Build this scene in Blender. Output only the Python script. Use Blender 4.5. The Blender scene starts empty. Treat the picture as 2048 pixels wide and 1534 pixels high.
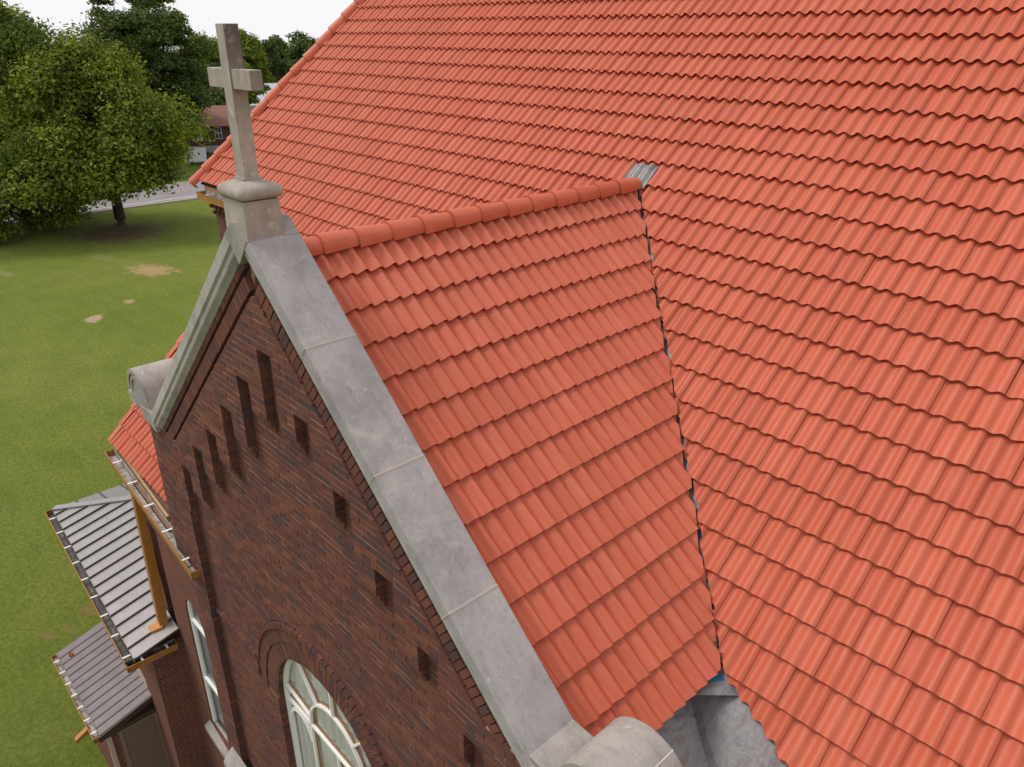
import bpy, bmesh, math, random
import numpy as np
from mathutils import Matrix, Vector

random.seed(7)
rng = np.random.default_rng(7)
scene = bpy.context.scene
COL = scene.collection
R = math.radians

# ------------------------------------------------------------------ camera
GZ = 12.4                       # heights below are measured from the gable ridge; the ground lies 12.4 m under it
CAM = np.array([6.0575, -2.6399, 1.7700])
YAW, PITCH, ROLL, FPX = 0.81542, 0.43334, 0.00375, 1513.74
F_ = np.array([-math.sin(YAW) * math.cos(PITCH), math.cos(YAW) * math.cos(PITCH), -math.sin(PITCH)])
R0 = np.cross(F_, [0, 0, 1]); R0 /= np.linalg.norm(R0)
U0 = np.cross(R0, F_)
R_ = R0 * math.cos(ROLL) + U0 * math.sin(ROLL)
U_ = -R0 * math.sin(ROLL) + U0 * math.cos(ROLL)
cam_data = bpy.data.cameras.new("camera")
cam_data.sensor_fit = 'HORIZONTAL'
cam_data.sensor_width = 36.0
cam_data.lens = FPX / 2048 * 36
cam_data.clip_start = 0.1
cam_data.clip_end = 6000
cam = bpy.data.objects.new("camera", cam_data)
COL.objects.link(cam)
m = Matrix.Identity(4)
for i in range(3):
    m[i][0], m[i][1], m[i][2] = R_[i], U_[i], -F_[i]
m[0][3], m[1][3], m[2][3] = CAM[0], CAM[1], CAM[2] + GZ
cam.matrix_world = m
scene.camera = cam


def ray(px, py):
    d = F_ + (px - 1024) / FPX * R_ - (py - 767) / FPX * U_
    return d / np.linalg.norm(d)


def ground(px, py):
    d = ray(px, py)
    return CAM + d * ((-GZ - CAM[2]) / d[2])


def at(px, py, dist):
    """point seen at a pixel, dist metres away measured along the ground"""
    d = ray(px, py)
    return CAM + d * (dist / math.hypot(d[0], d[1]))


def project(P):
    d = np.asarray(P, float) - CAM
    z = d @ F_
    return np.stack([1024 + FPX * (d @ R_) / z, 767 - FPX * (d @ U_) / z], -1)


# ------------------------------------------------------------------ light
SUN_DIR = np.array([-0.46, -0.34, 0.82]); SUN_DIR /= np.linalg.norm(SUN_DIR)
SUN_EL = math.asin(SUN_DIR[2])
world = bpy.data.worlds.new("World")
scene.world = world
world.use_nodes = True
wn = world.node_tree.nodes; wl = world.node_tree.links
wn.clear()
wo = wn.new('ShaderNodeOutputWorld'); bg = wn.new('ShaderNodeBackground')
sky = wn.new('ShaderNodeTexSky'); sky.sky_type = 'NISHITA'; sky.sun_disc = False
sky.sun_elevation = SUN_EL
sky.sun_rotation = math.atan2(SUN_DIR[0], SUN_DIR[1])
sky.dust_density = 6.0; sky.air_density = 1.2
mixw = wn.new('ShaderNodeMix'); mixw.data_type = 'RGBA'
mixw.inputs[0].default_value = 0.88              # an even bright cloud layer over most of the blue
mixw.inputs[7].default_value = (10.4, 10.3, 10.5, 1)
wl.new(sky.outputs[0], mixw.inputs[6]); wl.new(mixw.outputs[2], bg.inputs[0])
bg.inputs[1].default_value = 0.080
wl.new(bg.outputs[0], wo.inputs[0])
sun_data = bpy.data.lights.new("sun", 'SUN')
sun_data.energy = 1.5; sun_data.angle = R(16); sun_data.color = (1.0, 0.96, 0.9)
sun = bpy.data.objects.new("sun", sun_data)
COL.objects.link(sun)
sun.location = (0, 0, 60)
sun.rotation_euler = Vector(SUN_DIR).to_track_quat('Z', 'Y').to_euler()
scene.view_settings.view_transform = 'Standard'
scene.view_settings.look = 'None'
scene.view_settings.exposure = 0.36
scene.view_settings.gamma = 1.0
scene.render.engine = 'CYCLES'
scene.cycles.use_denoising = True
scene.cycles.max_bounces = 6
scene.cycles.transparent_max_bounces = 8

# ------------------------------------------------------------------ materials
MATS = {}


class NT:
    def __init__(s, name, rough=0.8, spec=0.25):
        s.m = bpy.data.materials.new(name); s.m.use_nodes = True
        s.n = s.m.node_tree.nodes; s.l = s.m.node_tree.links
        s.b = s.n['Principled BSDF']
        s.b.inputs['Roughness'].default_value = rough
        s.b.inputs['Specular IOR Level'].default_value = spec
        MATS[name] = s.m

    def new(s, t, **kw):
        n = s.n.new(t)
        for k, v in kw.items():
            setattr(n, k, v)
        return n

    def pos(s, scale=(1, 1, 1), rot=(0, 0, 0)):
        g = s.new('ShaderNodeNewGeometry'); mp = s.new('ShaderNodeMapping')
        mp.inputs['Scale'].default_value = scale
        mp.inputs['Rotation'].default_value = rot
        s.l.new(g.outputs['Position'], mp.inputs['Vector'])
        return mp.outputs[0]

    def noise(s, scale, detail=4, rough=0.6, vec=None, dist=0.0):
        n = s.new('ShaderNodeTexNoise')
        n.inputs['Scale'].default_value = scale; n.inputs['Detail'].default_value = detail
        n.inputs['Roughness'].default_value = rough; n.inputs['Distortion'].default_value = dist
        s.l.new(vec if vec is not None else s.pos(), n.inputs['Vector'])
        return n.outputs['Fac']

    def ramp(s, fac, stops):
        r = s.new('ShaderNodeValToRGB')
        e = r.color_ramp.elements
        while len(e) > 1:
            e.remove(e[-1])
        e[0].position = stops[0][0]; e[0].color = tuple(stops[0][1]) + (1,)
        for p, c in stops[1:]:
            k = e.new(p); k.color = tuple(c) + (1,)
        s.l.new(fac, r.inputs[0])
        return r.outputs[0]

    def fac(s, f, a, b):
        n = s.new('ShaderNodeMapRange')
        n.inputs['From Min'].default_value = a; n.inputs['From Max'].default_value = b
        s.l.new(f, n.inputs['Value'])
        return n.outputs[0]

    def mix(s, fac, a, b, mode='MIX'):
        n = s.new('ShaderNodeMix', data_type='RGBA', blend_type=mode)
        for sock, v in ((n.inputs[0], fac), (n.inputs[6], a), (n.inputs[7], b)):
            if hasattr(v, 'is_linked'):
                s.l.new(v, sock)
            elif isinstance(v, (int, float)):
                sock.default_value = v
            else:
                sock.default_value = tuple(v) + (1,)
        return n.outputs[2]

    def math(s, op, a, b=0.0):
        n = s.new('ShaderNodeMath', operation=op)
        for sock, v in ((n.inputs[0], a), (n.inputs[1], b)):
            if hasattr(v, 'is_linked'):
                s.l.new(v, sock)
            else:
                sock.default_value = v
        return n.outputs[0]

    def rnd(s):
        """one random number per island and per object"""
        g = s.new('ShaderNodeNewGeometry'); o = s.new('ShaderNodeObjectInfo')
        a = s.math('MULTIPLY', o.outputs['Random'], 7.31)
        return s.math('FRACT', s.math('ADD', g.outputs['Random Per Island'], a))

    def color(s, c):
        if hasattr(c, 'is_linked'):
            s.l.new(c, s.b.inputs['Base Color'])
        else:
            s.b.inputs['Base Color'].default_value = tuple(c) + (1,)
        return s

    def bump(s, h, strength=0.3, dist=0.02):
        n = s.new('ShaderNodeBump')
        n.inputs['Strength'].default_value = strength; n.inputs['Distance'].default_value = dist
        s.l.new(h, n.inputs['Height']); s.l.new(n.outputs[0], s.b.inputs['Normal'])
        return s


def build_materials():
    # fired clay tiles
    for nm in ('clay_tile', 'clay_tile_gable'):
        t = NT(nm, 0.56, 0.42)
        rn = t.rnd()
        base = t.ramp(rn, [(0, (0.445, 0.090, 0.043)), (0.3, (0.465, 0.095, 0.046)), (0.6, (0.485, 0.102, 0.050)), (0.85, (0.505, 0.112, 0.057)), (1, (0.455, 0.090, 0.042))])
        g = t.new('ShaderNodeNewGeometry'); sx = t.new('ShaderNodeSeparateXYZ'); t.l.new(g.outputs['Position'], sx.inputs[0])
        cb = t.new('ShaderNodeCombineXYZ')
        across, along = (0, 1) if nm == 'clay_tile' else (1, 0)
        t.l.new(t.math('MULTIPLY', sx.outputs[across], 26.0), cb.inputs[0])
        t.l.new(t.math('MULTIPLY', sx.outputs[along], 2.6), cb.inputs[1])
        t.l.new(t.math('MULTIPLY', rn, 30.0), cb.inputs[2])
        st = t.noise(1.0, 5, 0.65, cb.outputs[0], 0.5)
        base = t.mix(t.math('MULTIPLY', t.fac(st, 0.50, 0.72), 0.42), base, (0.60, 0.19, 0.115))
        base = t.mix(t.math('MULTIPLY', t.fac(st, 0.46, 0.28), 0.38), base, (0.50, 0.085, 0.018))
        grime = t.noise(1.1, 6, 0.7)
        base = t.mix(t.math('MULTIPLY', t.fac(grime, 0.50, 0.72), 0.22), base, (0.40, 0.085, 0.05))
        spk = t.noise(150, 2, 0.5)
        base = t.mix(t.math('MULTIPLY', t.fac(spk, 0.62, 0.72), 0.22), base, (0.62, 0.28, 0.20))
        t.color(base).bump(t.noise(70, 4, 0.65), 0.22, 0.006)
    # limestone
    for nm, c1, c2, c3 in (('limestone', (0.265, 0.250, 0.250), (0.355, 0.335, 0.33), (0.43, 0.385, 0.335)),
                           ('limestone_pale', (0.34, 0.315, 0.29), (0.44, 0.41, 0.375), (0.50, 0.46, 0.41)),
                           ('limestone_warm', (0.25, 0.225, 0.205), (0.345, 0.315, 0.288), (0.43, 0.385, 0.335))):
        s = NT(nm, 0.9, 0.15)
        n1 = s.noise(2.6, 8, 0.68, None, 0.4)
        col = s.ramp(n1, [(0.3, c1), (0.55, c2), (0.8, c3)])
        n5 = s.noise(1.1, 5, 0.7, None, 0.8)
        col = s.mix(s.math('MULTIPLY', s.fac(n5, 0.50, 0.66), 0.45), col, (0.19, 0.175, 0.18))
        n6 = s.noise(1.6, 7, 0.75, s.pos((1, 1, 1), (0.3, 0.2, 0)), 1.5)
        col = s.mix(s.math('MULTIPLY', s.fac(n6, 0.56, 0.64), 0.4), col, (0.47, 0.42, 0.37))
        n7 = s.noise(3.0, 5, 0.7, s.pos((1.2, 4.5, 1.2)))
        col = s.mix(s.math('MULTIPLY', s.fac(n7, 0.54, 0.70), 0.35), col, (0.15, 0.14, 0.145))
        n2 = s.noise(26, 5, 0.7)
        col = s.mix(s.math('MULTIPLY', s.fac(n2, 0.55, 0.7), 0.35), col, (0.12, 0.11, 0.115))
        n4 = s.noise(5.0, 6, 0.8, s.pos((1, 1, 0.5)))
        col = s.mix(s.math('MULTIPLY', s.fac(n4, 0.56, 0.68), 0.4), col, (0.40, 0.37, 0.34))
        n3 = s.noise(11, 3, 0.5)
        col = s.mix(s.math('MULTIPLY', s.fac(n3, 0.70, 0.74), 0.6), col, (0.5, 0.48, 0.46))
        s.color(col).bump(s.noise(70, 4, 0.7), 0.3, 0.008)
    # weathered cross stone: darker lichen blotches
    s = NT('cross_stone', 0.9, 0.15)
    n1 = s.noise(4.5, 7, 0.7, s.pos((1, 1, 0.55)), 0.3)
    g = s.new('ShaderNodeNewGeometry'); sp = s.new('ShaderNodeSeparateXYZ')
    s.l.new(g.outputs['Position'], sp.inputs[0])
    # black lichen has settled on the upper half of the shaft's east side
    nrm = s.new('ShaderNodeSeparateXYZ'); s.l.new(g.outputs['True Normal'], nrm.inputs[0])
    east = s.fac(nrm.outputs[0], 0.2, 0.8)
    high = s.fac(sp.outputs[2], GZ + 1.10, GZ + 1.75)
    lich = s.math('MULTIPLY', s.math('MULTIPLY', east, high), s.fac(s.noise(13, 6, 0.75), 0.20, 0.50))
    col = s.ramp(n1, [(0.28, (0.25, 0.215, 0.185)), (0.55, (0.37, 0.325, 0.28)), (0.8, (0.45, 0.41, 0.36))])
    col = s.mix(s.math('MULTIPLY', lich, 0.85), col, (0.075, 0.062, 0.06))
    col = s.mix(s.math('MULTIPLY', s.fac(s.noise(9, 5, 0.7), 0.60, 0.66), 0.55), col, (0.55, 0.52, 0.48))
    s.color(col).bump(s.noise(90, 4, 0.7), 0.35, 0.006)
    NT('joint_mortar', 0.95, 0.1).color((0.62, 0.54, 0.47))
    # brick
    s = NT('brick', 0.88, 0.2)
    col = s.ramp(s.rnd(), [(0.0, (0.150, 0.052, 0.040)), (0.2, (0.105, 0.043, 0.038)), (0.38, (0.18, 0.070, 0.043)),
                           (0.55, (0.122, 0.046, 0.040)), (0.68, (0.072, 0.044, 0.047)), (0.76, (0.085, 0.045, 0.046)), (0.84, (0.165, 0.055, 0.040)), (0.93, (0.095, 0.044, 0.041)), (1, (0.16, 0.070, 0.046))])
    col = s.mix(s.math('MULTIPLY', s.fac(s.noise(30, 4, 0.7), 0.4, 0.7), 0.4), col, (0.10, 0.05, 0.045))
    col = s.mix(s.math('MULTIPLY', s.fac(s.noise(0.7, 4, 0.6), 0.5, 0.75), 0.35), col, (0.22, 0.095, 0.05))
    s.color(col).bump(s.noise(120, 4, 0.7), 0.4, 0.006)
    NT('mortar', 0.95, 0.1)
    s = NT('mortar', 0.95, 0.1)
    s.color(s.ramp(s.noise(5, 4), [(0.3, (0.28, 0.16, 0.11)), (0.7, (0.46, 0.29, 0.20))]))
    # brickwork too far or too oblique to pick apart
    s = NT('far_brickwork', 0.9, 0.15)
    tc = s.new('ShaderNodeTexCoord'); mp = s.new('ShaderNodeMapping')
    g = s.new('ShaderNodeNewGeometry'); sx = s.new('ShaderNodeSeparateXYZ'); s.l.new(g.outputs['Position'], sx.inputs[0])
    cx = s.new('ShaderNodeCombineXYZ')
    s.l.new(s.math('ADD', sx.outputs[0], sx.outputs[1]), cx.inputs[0]); s.l.new(sx.outputs[2], cx.inputs[1])
    bt = s.new('ShaderNodeTexBrick')
    bt.inputs['Scale'].default_value = 1.0; bt.inputs['Brick Width'].default_value = 0.22
    bt.inputs['Row Height'].default_value = 0.0735; bt.inputs['Mortar Size'].default_value = 0.005
    bt.inputs['Color1'].default_value = (0.165, 0.058, 0.042, 1); bt.inputs['Color2'].default_value = (0.095, 0.045, 0.042, 1)
    bt.inputs['Mortar'].default_value = (0.24, 0.14, 0.095, 1)
    s.l.new(cx.outputs[0], bt.inputs['Vector'])
    col = s.mix(s.math('MULTIPLY', s.fac(s.noise(1.5, 5, 0.7), 0.4, 0.7), 0.4), bt.outputs[0], (0.13, 0.055, 0.04))
    s.color(col).bump(bt.outputs['Fac'], -0.6, 0.01)
    # metals
    s = NT('copper_paint', 0.38, 0.5)
    s.color(s.ramp(s.noise(6, 4), [(0.3, (0.33, 0.140, 0.030)), (0.7, (0.42, 0.19, 0.045))]))
    s.b.inputs['Metallic'].default_value = 0.25
    s = NT('gutter_lining', 0.5, 0.4)
    s.color(s.ramp(s.noise(7, 5, 0.75), [(0.32, (0.10, 0.075, 0.05)), (0.48, (0.30, 0.26, 0.21)), (0.62, (0.45, 0.43, 0.40)), (0.75, (0.17, 0.14, 0.11))]))
    s = NT('dark_lining', 0.5, 0.4)
    s.color(s.ramp(s.noise(6, 5, 0.7), [(0.35, (0.035, 0.028, 0.024)), (0.55, (0.10, 0.085, 0.075)), (0.72, (0.24, 0.21, 0.18))]))
    NT('white_metal', 0.4, 0.5).color((0.72, 0.72, 0.72))
    s = NT('seam_metal', 0.36, 0.5)
    s.color(s.ramp(s.noise(2.0, 5, 0.6, s.pos((1, 3, 1))), [(0.3, (0.27, 0.25, 0.245)), (0.7, (0.32, 0.30, 0.295))]))
    s.b.inputs['Metallic'].default_value = 0.35
    s.bump(s.noise(2.2, 2), 0.25, 0.03)
    NT('seam_edge', 0.5, 0.4).color((0.06, 0.05, 0.045))
    s = NT('ribbed_metal', 0.45, 0.45)
    s.color(s.ramp(s.noise(4, 4), [(0.3, (0.155, 0.125, 0.135)), (0.7, (0.205, 0.17, 0.175))]))
    s.b.inputs['Metallic'].default_value = 0.2
    s = NT('lead_sheet', 0.5, 0.45)
    nn = s.noise(3.4, 7, 0.7, s.pos((2.4, 0.8, 1), (0, 0, 0.6)), 0.6)
    col = s.ramp(nn, [(0.30, (0.10, 0.070, 0.058)), (0.40, (0.17, 0.155, 0.165)), (0.52, (0.235, 0.225, 0.23)), (0.62, (0.185, 0.155, 0.135)), (0.78, (0.33, 0.325, 0.36))])
    s.color(col).bump(s.noise(6, 5, 0.6, s.pos((1, .6, 1)), 0.6), 0.3, 0.03)
    s.b.inputs['Metallic'].default_value = 0.35
    NT('blue_membrane', 0.5, 0.4).color((0.03, 0.17, 0.33))
    NT('dark_felt', 0.95, 0.1).color((0.035, 0.030, 0.028))
    NT('twigs', 0.95, 0.1).color((0.16, 0.10, 0.06))
    NT('tan_board', 0.7, 0.3).color((0.44, 0.27, 0.14))
    NT('beige_render', 0.85, 0.2).color((0.42, 0.33, 0.27))
    NT('door_paint', 0.5, 0.4).color((0.15, 0.105, 0.078))
    NT('barge_paint', 0.5, 0.4).color((0.05, 0.032, 0.026))
    NT('rust', 0.9, 0.1).color((0.25, 0.06, 0.03))
    NT('door_frame_paint', 0.5, 0.4).color((0.20, 0.15, 0.11))
    NT('white_wood', 0.5, 0.4).color((0.80, 0.79, 0.78))
    s = NT('tan_wood', 0.6, 0.3); s.color((0.40, 0.235, 0.115))
    s = NT('curtain', 0.9, 0.1)
    s.color(s.ramp(s.noise(2.0, 4, 0.6, s.pos((5, 1, 0.4))), [(0.35, (0.72, 0.69, 0.67)), (0.6, (0.93, 0.90, 0.88))]))
    gl = NT('window_glass', 0.05, 0.5)
    gl.n.remove(gl.b)
    tr = gl.new('ShaderNodeBsdfTransparent'); tr.inputs[0].default_value = (0.95, 0.97, 0.96, 1)
    gs = gl.new('ShaderNodeBsdfGlossy'); gs.inputs['Roughness'].default_value = 0.05
    lw = gl.new('ShaderNodeFresnel'); lw.inputs[0].default_value = 1.3
    mx = gl.new('ShaderNodeMixShader')
    gl.l.new(lw.outputs[0], mx.inputs[0]); gl.l.new(tr.outputs[0], mx.inputs[1]); gl.l.new(gs.outputs[0], mx.inputs[2])
    gl.l.new(mx.outputs[0], gl.n['Material Output'].inputs[0])
    NT('dark_glass', 0.1, 0.5).color((0.03, 0.035, 0.04))
    s = NT('grey_blind', 0.4, 0.5); s.color(s.ramp(s.noise(1.2, 3, 0.5, s.pos((1, 1, 0.4))), [(0.35, (0.30, 0.325, 0.36)), (0.65, (0.52, 0.53, 0.55))]))
    # lawn
    s = NT('lawn', 0.95, 0.1)
    big = s.noise(0.075, 5, 0.6); mid = s.noise(0.55, 5, 0.65, s.pos((1, 1, 1))); fine = s.noise(9, 4, 0.75)
    col = s.ramp(big, [(0.3, (0.138, 0.176, 0.026)), (0.5, (0.178, 0.208, 0.034)), (0.7, (0.215, 0.232, 0.048))])
    col = s.mix(s.math('MULTIPLY', s.fac(mid, 0.42, 0.72), 0.5), col, (0.085, 0.125, 0.018))
    stripes = s.noise(0.8, 3, 0.6, s.pos((0.25, 2.2, 1), (0, 0, R(38))))
    col = s.mix(s.math('MULTIPLY', s.fac(stripes, 0.48, 0.72), 0.4), col, (0.22, 0.235, 0.065))
    tuft = s.noise(4.2, 6, 0.8, s.pos((1, 1.6, 1), (0, 0, R(25))))
    col = s.mix(s.math('MULTIPLY', s.fac(tuft, 0.46, 0.66), 0.5), col, (0.062, 0.095, 0.014))
    col = s.mix(s.math('MULTIPLY', s.fac(fine, 0.42, 0.64), 0.55), col, (0.055, 0.085, 0.012))
    straw = s.noise(22, 4, 0.8)
    col = s.mix(s.math('MULTIPLY', s.fac(straw, 0.56, 0.70), 0.5), col, (0.30, 0.29, 0.11))
    dry = s.noise(0.32, 6, 0.7, None, 0.6)
    col = s.mix(s.math('MULTIPLY', s.fac(dry, 0.70, 0.78), 0.55), col, (0.32, 0.25, 0.12))
    # bare worn spots with a place of their own
    tcn = s.new('ShaderNodeNewGeometry')
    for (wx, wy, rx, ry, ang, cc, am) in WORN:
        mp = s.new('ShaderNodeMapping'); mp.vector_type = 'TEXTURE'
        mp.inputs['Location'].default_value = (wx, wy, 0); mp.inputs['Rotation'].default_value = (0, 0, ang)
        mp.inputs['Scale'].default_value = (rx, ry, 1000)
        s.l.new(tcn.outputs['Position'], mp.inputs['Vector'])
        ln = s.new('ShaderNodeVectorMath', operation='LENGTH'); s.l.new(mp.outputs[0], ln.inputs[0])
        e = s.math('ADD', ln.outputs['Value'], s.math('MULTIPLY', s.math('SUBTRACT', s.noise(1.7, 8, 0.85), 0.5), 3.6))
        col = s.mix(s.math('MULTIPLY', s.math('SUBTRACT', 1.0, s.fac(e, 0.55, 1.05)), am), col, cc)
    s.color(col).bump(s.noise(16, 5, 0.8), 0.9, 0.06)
    NT('grass_blade', 0.9, 0.1)
    s = NT('grass_blade', 0.9, 0.15)
    s.color(s.ramp(s.rnd(), [(0, (0.075, 0.105, 0.016)), (0.5, (0.125, 0.150, 0.026)), (0.85, (0.18, 0.19, 0.045)), (1, (0.27, 0.23, 0.09))]))
    s = NT('asphalt', 0.95, 0.1)
    s.color(s.ramp(s.noise(0.6, 6, 0.7), [(0.3, (0.22, 0.20, 0.20)), (0.7, (0.31, 0.285, 0.28))]))
    NT('road_paint', 0.8, 0.2).color((0.62, 0.60, 0.58))
    NT('concrete', 0.9, 0.1).color((0.36, 0.33, 0.31))
    # foliage
    for nm, cs in (('leaf_bright', [(0.050, 0.082, 0.012), (0.125, 0.172, 0.020), (0.225, 0.275, 0.028), (0.36, 0.37, 0.040)]),
                   ('leaf_mid', [(0.045, 0.075, 0.013), (0.105, 0.150, 0.021), (0.185, 0.230, 0.029), (0.30, 0.32, 0.040)]),
                   ('leaf_dark', [(0.032, 0.060, 0.016), (0.068, 0.108, 0.025), (0.115, 0.158, 0.033), (0.18, 0.21, 0.042)]),
                   ('leaf_far', [(0.040, 0.068, 0.030), (0.060, 0.095, 0.038), (0.085, 0.115, 0.040), (0.11, 0.14, 0.05)])):
        s = NT(nm, 0.7, 0.2)
        cl = s.noise(0.33, 3, 0.6)
        f = s.math('ADD', s.math('MULTIPLY', s.rnd(), 0.5), s.math('MULTIPLY', s.fac(cl, 0.3, 0.7), 0.5))
        s.color(s.ramp(f, [(0.1, cs[0]), (0.4, cs[1]), (0.65, cs[2]), (0.95, cs[3])]))
        tl = s.new('ShaderNodeBsdfTranslucent'); ms = s.new('ShaderNodeMixShader'); ms.inputs[0].default_value = 0.38
        s.l.new(s.b.inputs['Base Color'].links[0].from_socket, tl.inputs[0])
        s.l.new(s.b.outputs[0], ms.inputs[1]); s.l.new(tl.outputs[0], ms.inputs[2])
        s.l.new(ms.outputs[0], s.n['Material Output'].inputs[0])
    s = NT('bark', 0.95, 0.1)
    s.color(s.ramp(s.noise(3, 5, 0.7, s.pos((3, 3, 0.6))), [(0.3, (0.035, 0.026, 0.020)), (0.7, (0.085, 0.065, 0.05))]))
    NT('brown_shingle', 0.9, 0.15)
    s = NT('brown_shingle', 0.9, 0.15)
    s.color(s.ramp(s.noise(2.5, 5), [(0.3, (0.20, 0.10, 0.075)), (0.7, (0.27, 0.145, 0.11))]))
    s = NT('brown_siding', 0.85, 0.15)
    wv = s.new('ShaderNodeTexWave'); wv.wave_type = 'BANDS'; wv.bands_direction = 'Z'
    wv.inputs['Scale'].default_value = 1.3; wv.inputs['Distortion'].default_value = 0
    s.l.new(s.pos(), wv.inputs['Vector'])
    s.color(s.ramp(wv.outputs[1], [(0.0, (0.045, 0.022, 0.018)), (0.35, (0.115, 0.052, 0.040)), (1, (0.105, 0.050, 0.040))]))
    NT('white_render', 0.85, 0.2).color((0.52, 0.47, 0.43))
    NT('white_wall', 0.7, 0.3).color((0.62, 0.62, 0.64))
    NT('blue_wall', 0.7, 0.3).color((0.10, 0.18, 0.25))
    NT('grey_metal_roof', 0.5, 0.4).color((0.36, 0.37, 0.41))
    NT('grey_shingle', 0.9, 0.1).color((0.20, 0.185, 0.19))
    NT('garage_paint', 0.6, 0.3).color((0.27, 0.28, 0.34))
    NT('pole_wood', 0.9, 0.1).color((0.23, 0.20, 0.19))
    NT('wire', 0.6, 0.3).color((0.16, 0.17, 0.17))
    NT('pink_wall', 0.8, 0.2).color((0.50, 0.33, 0.28))
    NT('tower_white', 0.5, 0.4).color((0.62, 0.62, 0.66))
    NT('hill_haze_green', 0.95, 0.1).color((0.11, 0.17, 0.17))  # bluish tint puts the distance haze into the hills' colour
    NT('car_white', 0.3, 0.5).color((0.70, 0.70, 0.72))
    NT('car_blue', 0.3, 0.5).color((0.035, 0.045, 0.085))
    NT('rubber', 0.8, 0.2).color((0.02, 0.02, 0.02))
    NT('chrome', 0.25, 0.5).color((0.6, 0.6, 0.6))
    MATS['chrome'].node_tree.nodes['Principled BSDF'].inputs['Metallic'].default_value = 0.9


def gxy(px, py):
    p = ground(px, py)
    return p[0], p[1]


WORN = []
for (px, py, rx, ry, ang, cc, am) in (
        (303, 540, 2.1, 1.25, 0.3, (0.36, 0.25, 0.12), 0.9), (188, 637, 0.50, 0.75, 0.9, (0.40, 0.29, 0.19), 0.9),
        (258, 603, 0.55, 0.35, 0.2, (0.38, 0.27, 0.16), 0.75), (10, 547, 1.4, 0.35, 0.2, (0.30, 0.25, 0.13), 0.4),
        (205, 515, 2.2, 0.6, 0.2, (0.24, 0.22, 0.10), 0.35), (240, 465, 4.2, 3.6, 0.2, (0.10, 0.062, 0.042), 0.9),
        (95, 1272, 0.33, 0.2, 0.4, (0.26, 0.17, 0.08), 0.45), (178, 1222, 0.34, 0.26, 0.4, (0.25, 0.14, 0.07), 0.6), (135, 1255, 0.3, 0.15, 0.4, (0.26, 0.17, 0.08), 0.35)):
    gx, gy = gxy(px, py)
    WORN.append((gx, gy, rx, ry, ang, cc, am))
build_materials()

# ------------------------------------------------------------------ helpers
LOC = {}


def add_obj(name, mesh, loc, parent=None, rot=None):
    o = bpy.data.objects.new(name, mesh)
    COL.objects.link(o)
    w = Vector(loc)
    base = LOC[parent] if parent is not None else Vector((0, 0, 0))
    if parent is not None:
        o.parent = parent
    if rot is not None:
        mm = rot.to_4x4(); mm.translation = w - base
        o.matrix_local = mm
    else:
        o.location = w - base
    LOC[o] = w
    return o


def tag(o, label=None, cat=None, group=None, kind=None):
    if label: o['label'] = label
    if cat: o['category'] = cat
    if group: o['group'] = group
    if kind: o['kind'] = kind
    return o


def thing(name, loc, label, cat, group=None):
    o = bpy.data.objects.new(name, None)
    COL.objects.link(o)
    w = Vector((loc[0], loc[1], loc[2] + GZ))
    o.location = w; LOC[o] = w
    o.empty_display_size = 0.3
    return tag(o, label, cat, group)


def raw_mesh(name, V, F, mats, smooth=False, fm=None):
    me = bpy.data.meshes.new(name)
    me.from_pydata([tuple(v) for v in V], [], F)
    for mt in (mats if isinstance(mats, (list, tuple)) else [mats]):
        me.materials.append(MATS[mt])
    if fm is not None:
        me.polygons.foreach_set('material_index', fm)
    if smooth:
        me.polygons.foreach_set('use_smooth', [True] * len(me.polygons))
    me.update()
    return me


def mk(name, V, F, mat, parent=None, smooth=False, fm=None, bevel=0.0):
    """mesh object from points given relative to the gable ridge height; its origin sits under its middle"""
    V = np.asarray(V, float).copy()
    V[:, 2] += GZ
    o = np.array([(V[:, 0].min() + V[:, 0].max()) / 2, (V[:, 1].min() + V[:, 1].max()) / 2, V[:, 2].min()])
    me = raw_mesh(name, V - o, F, mat, smooth, fm)
    if bevel:
        b = bmesh.new(); b.from_mesh(me)
        bmesh.ops.remove_doubles(b, verts=b.verts, dist=1e-5)
        es = [e for e in b.edges if len(e.link_faces) == 2 and e.calc_face_angle(0) > 0.5]
        bmesh.ops.bevel(b, geom=es, offset=bevel, segments=2, affect='EDGES', profile=0.6)
        b.to_mesh(me); b.free()
    return add_obj(name, me, o, parent)


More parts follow.
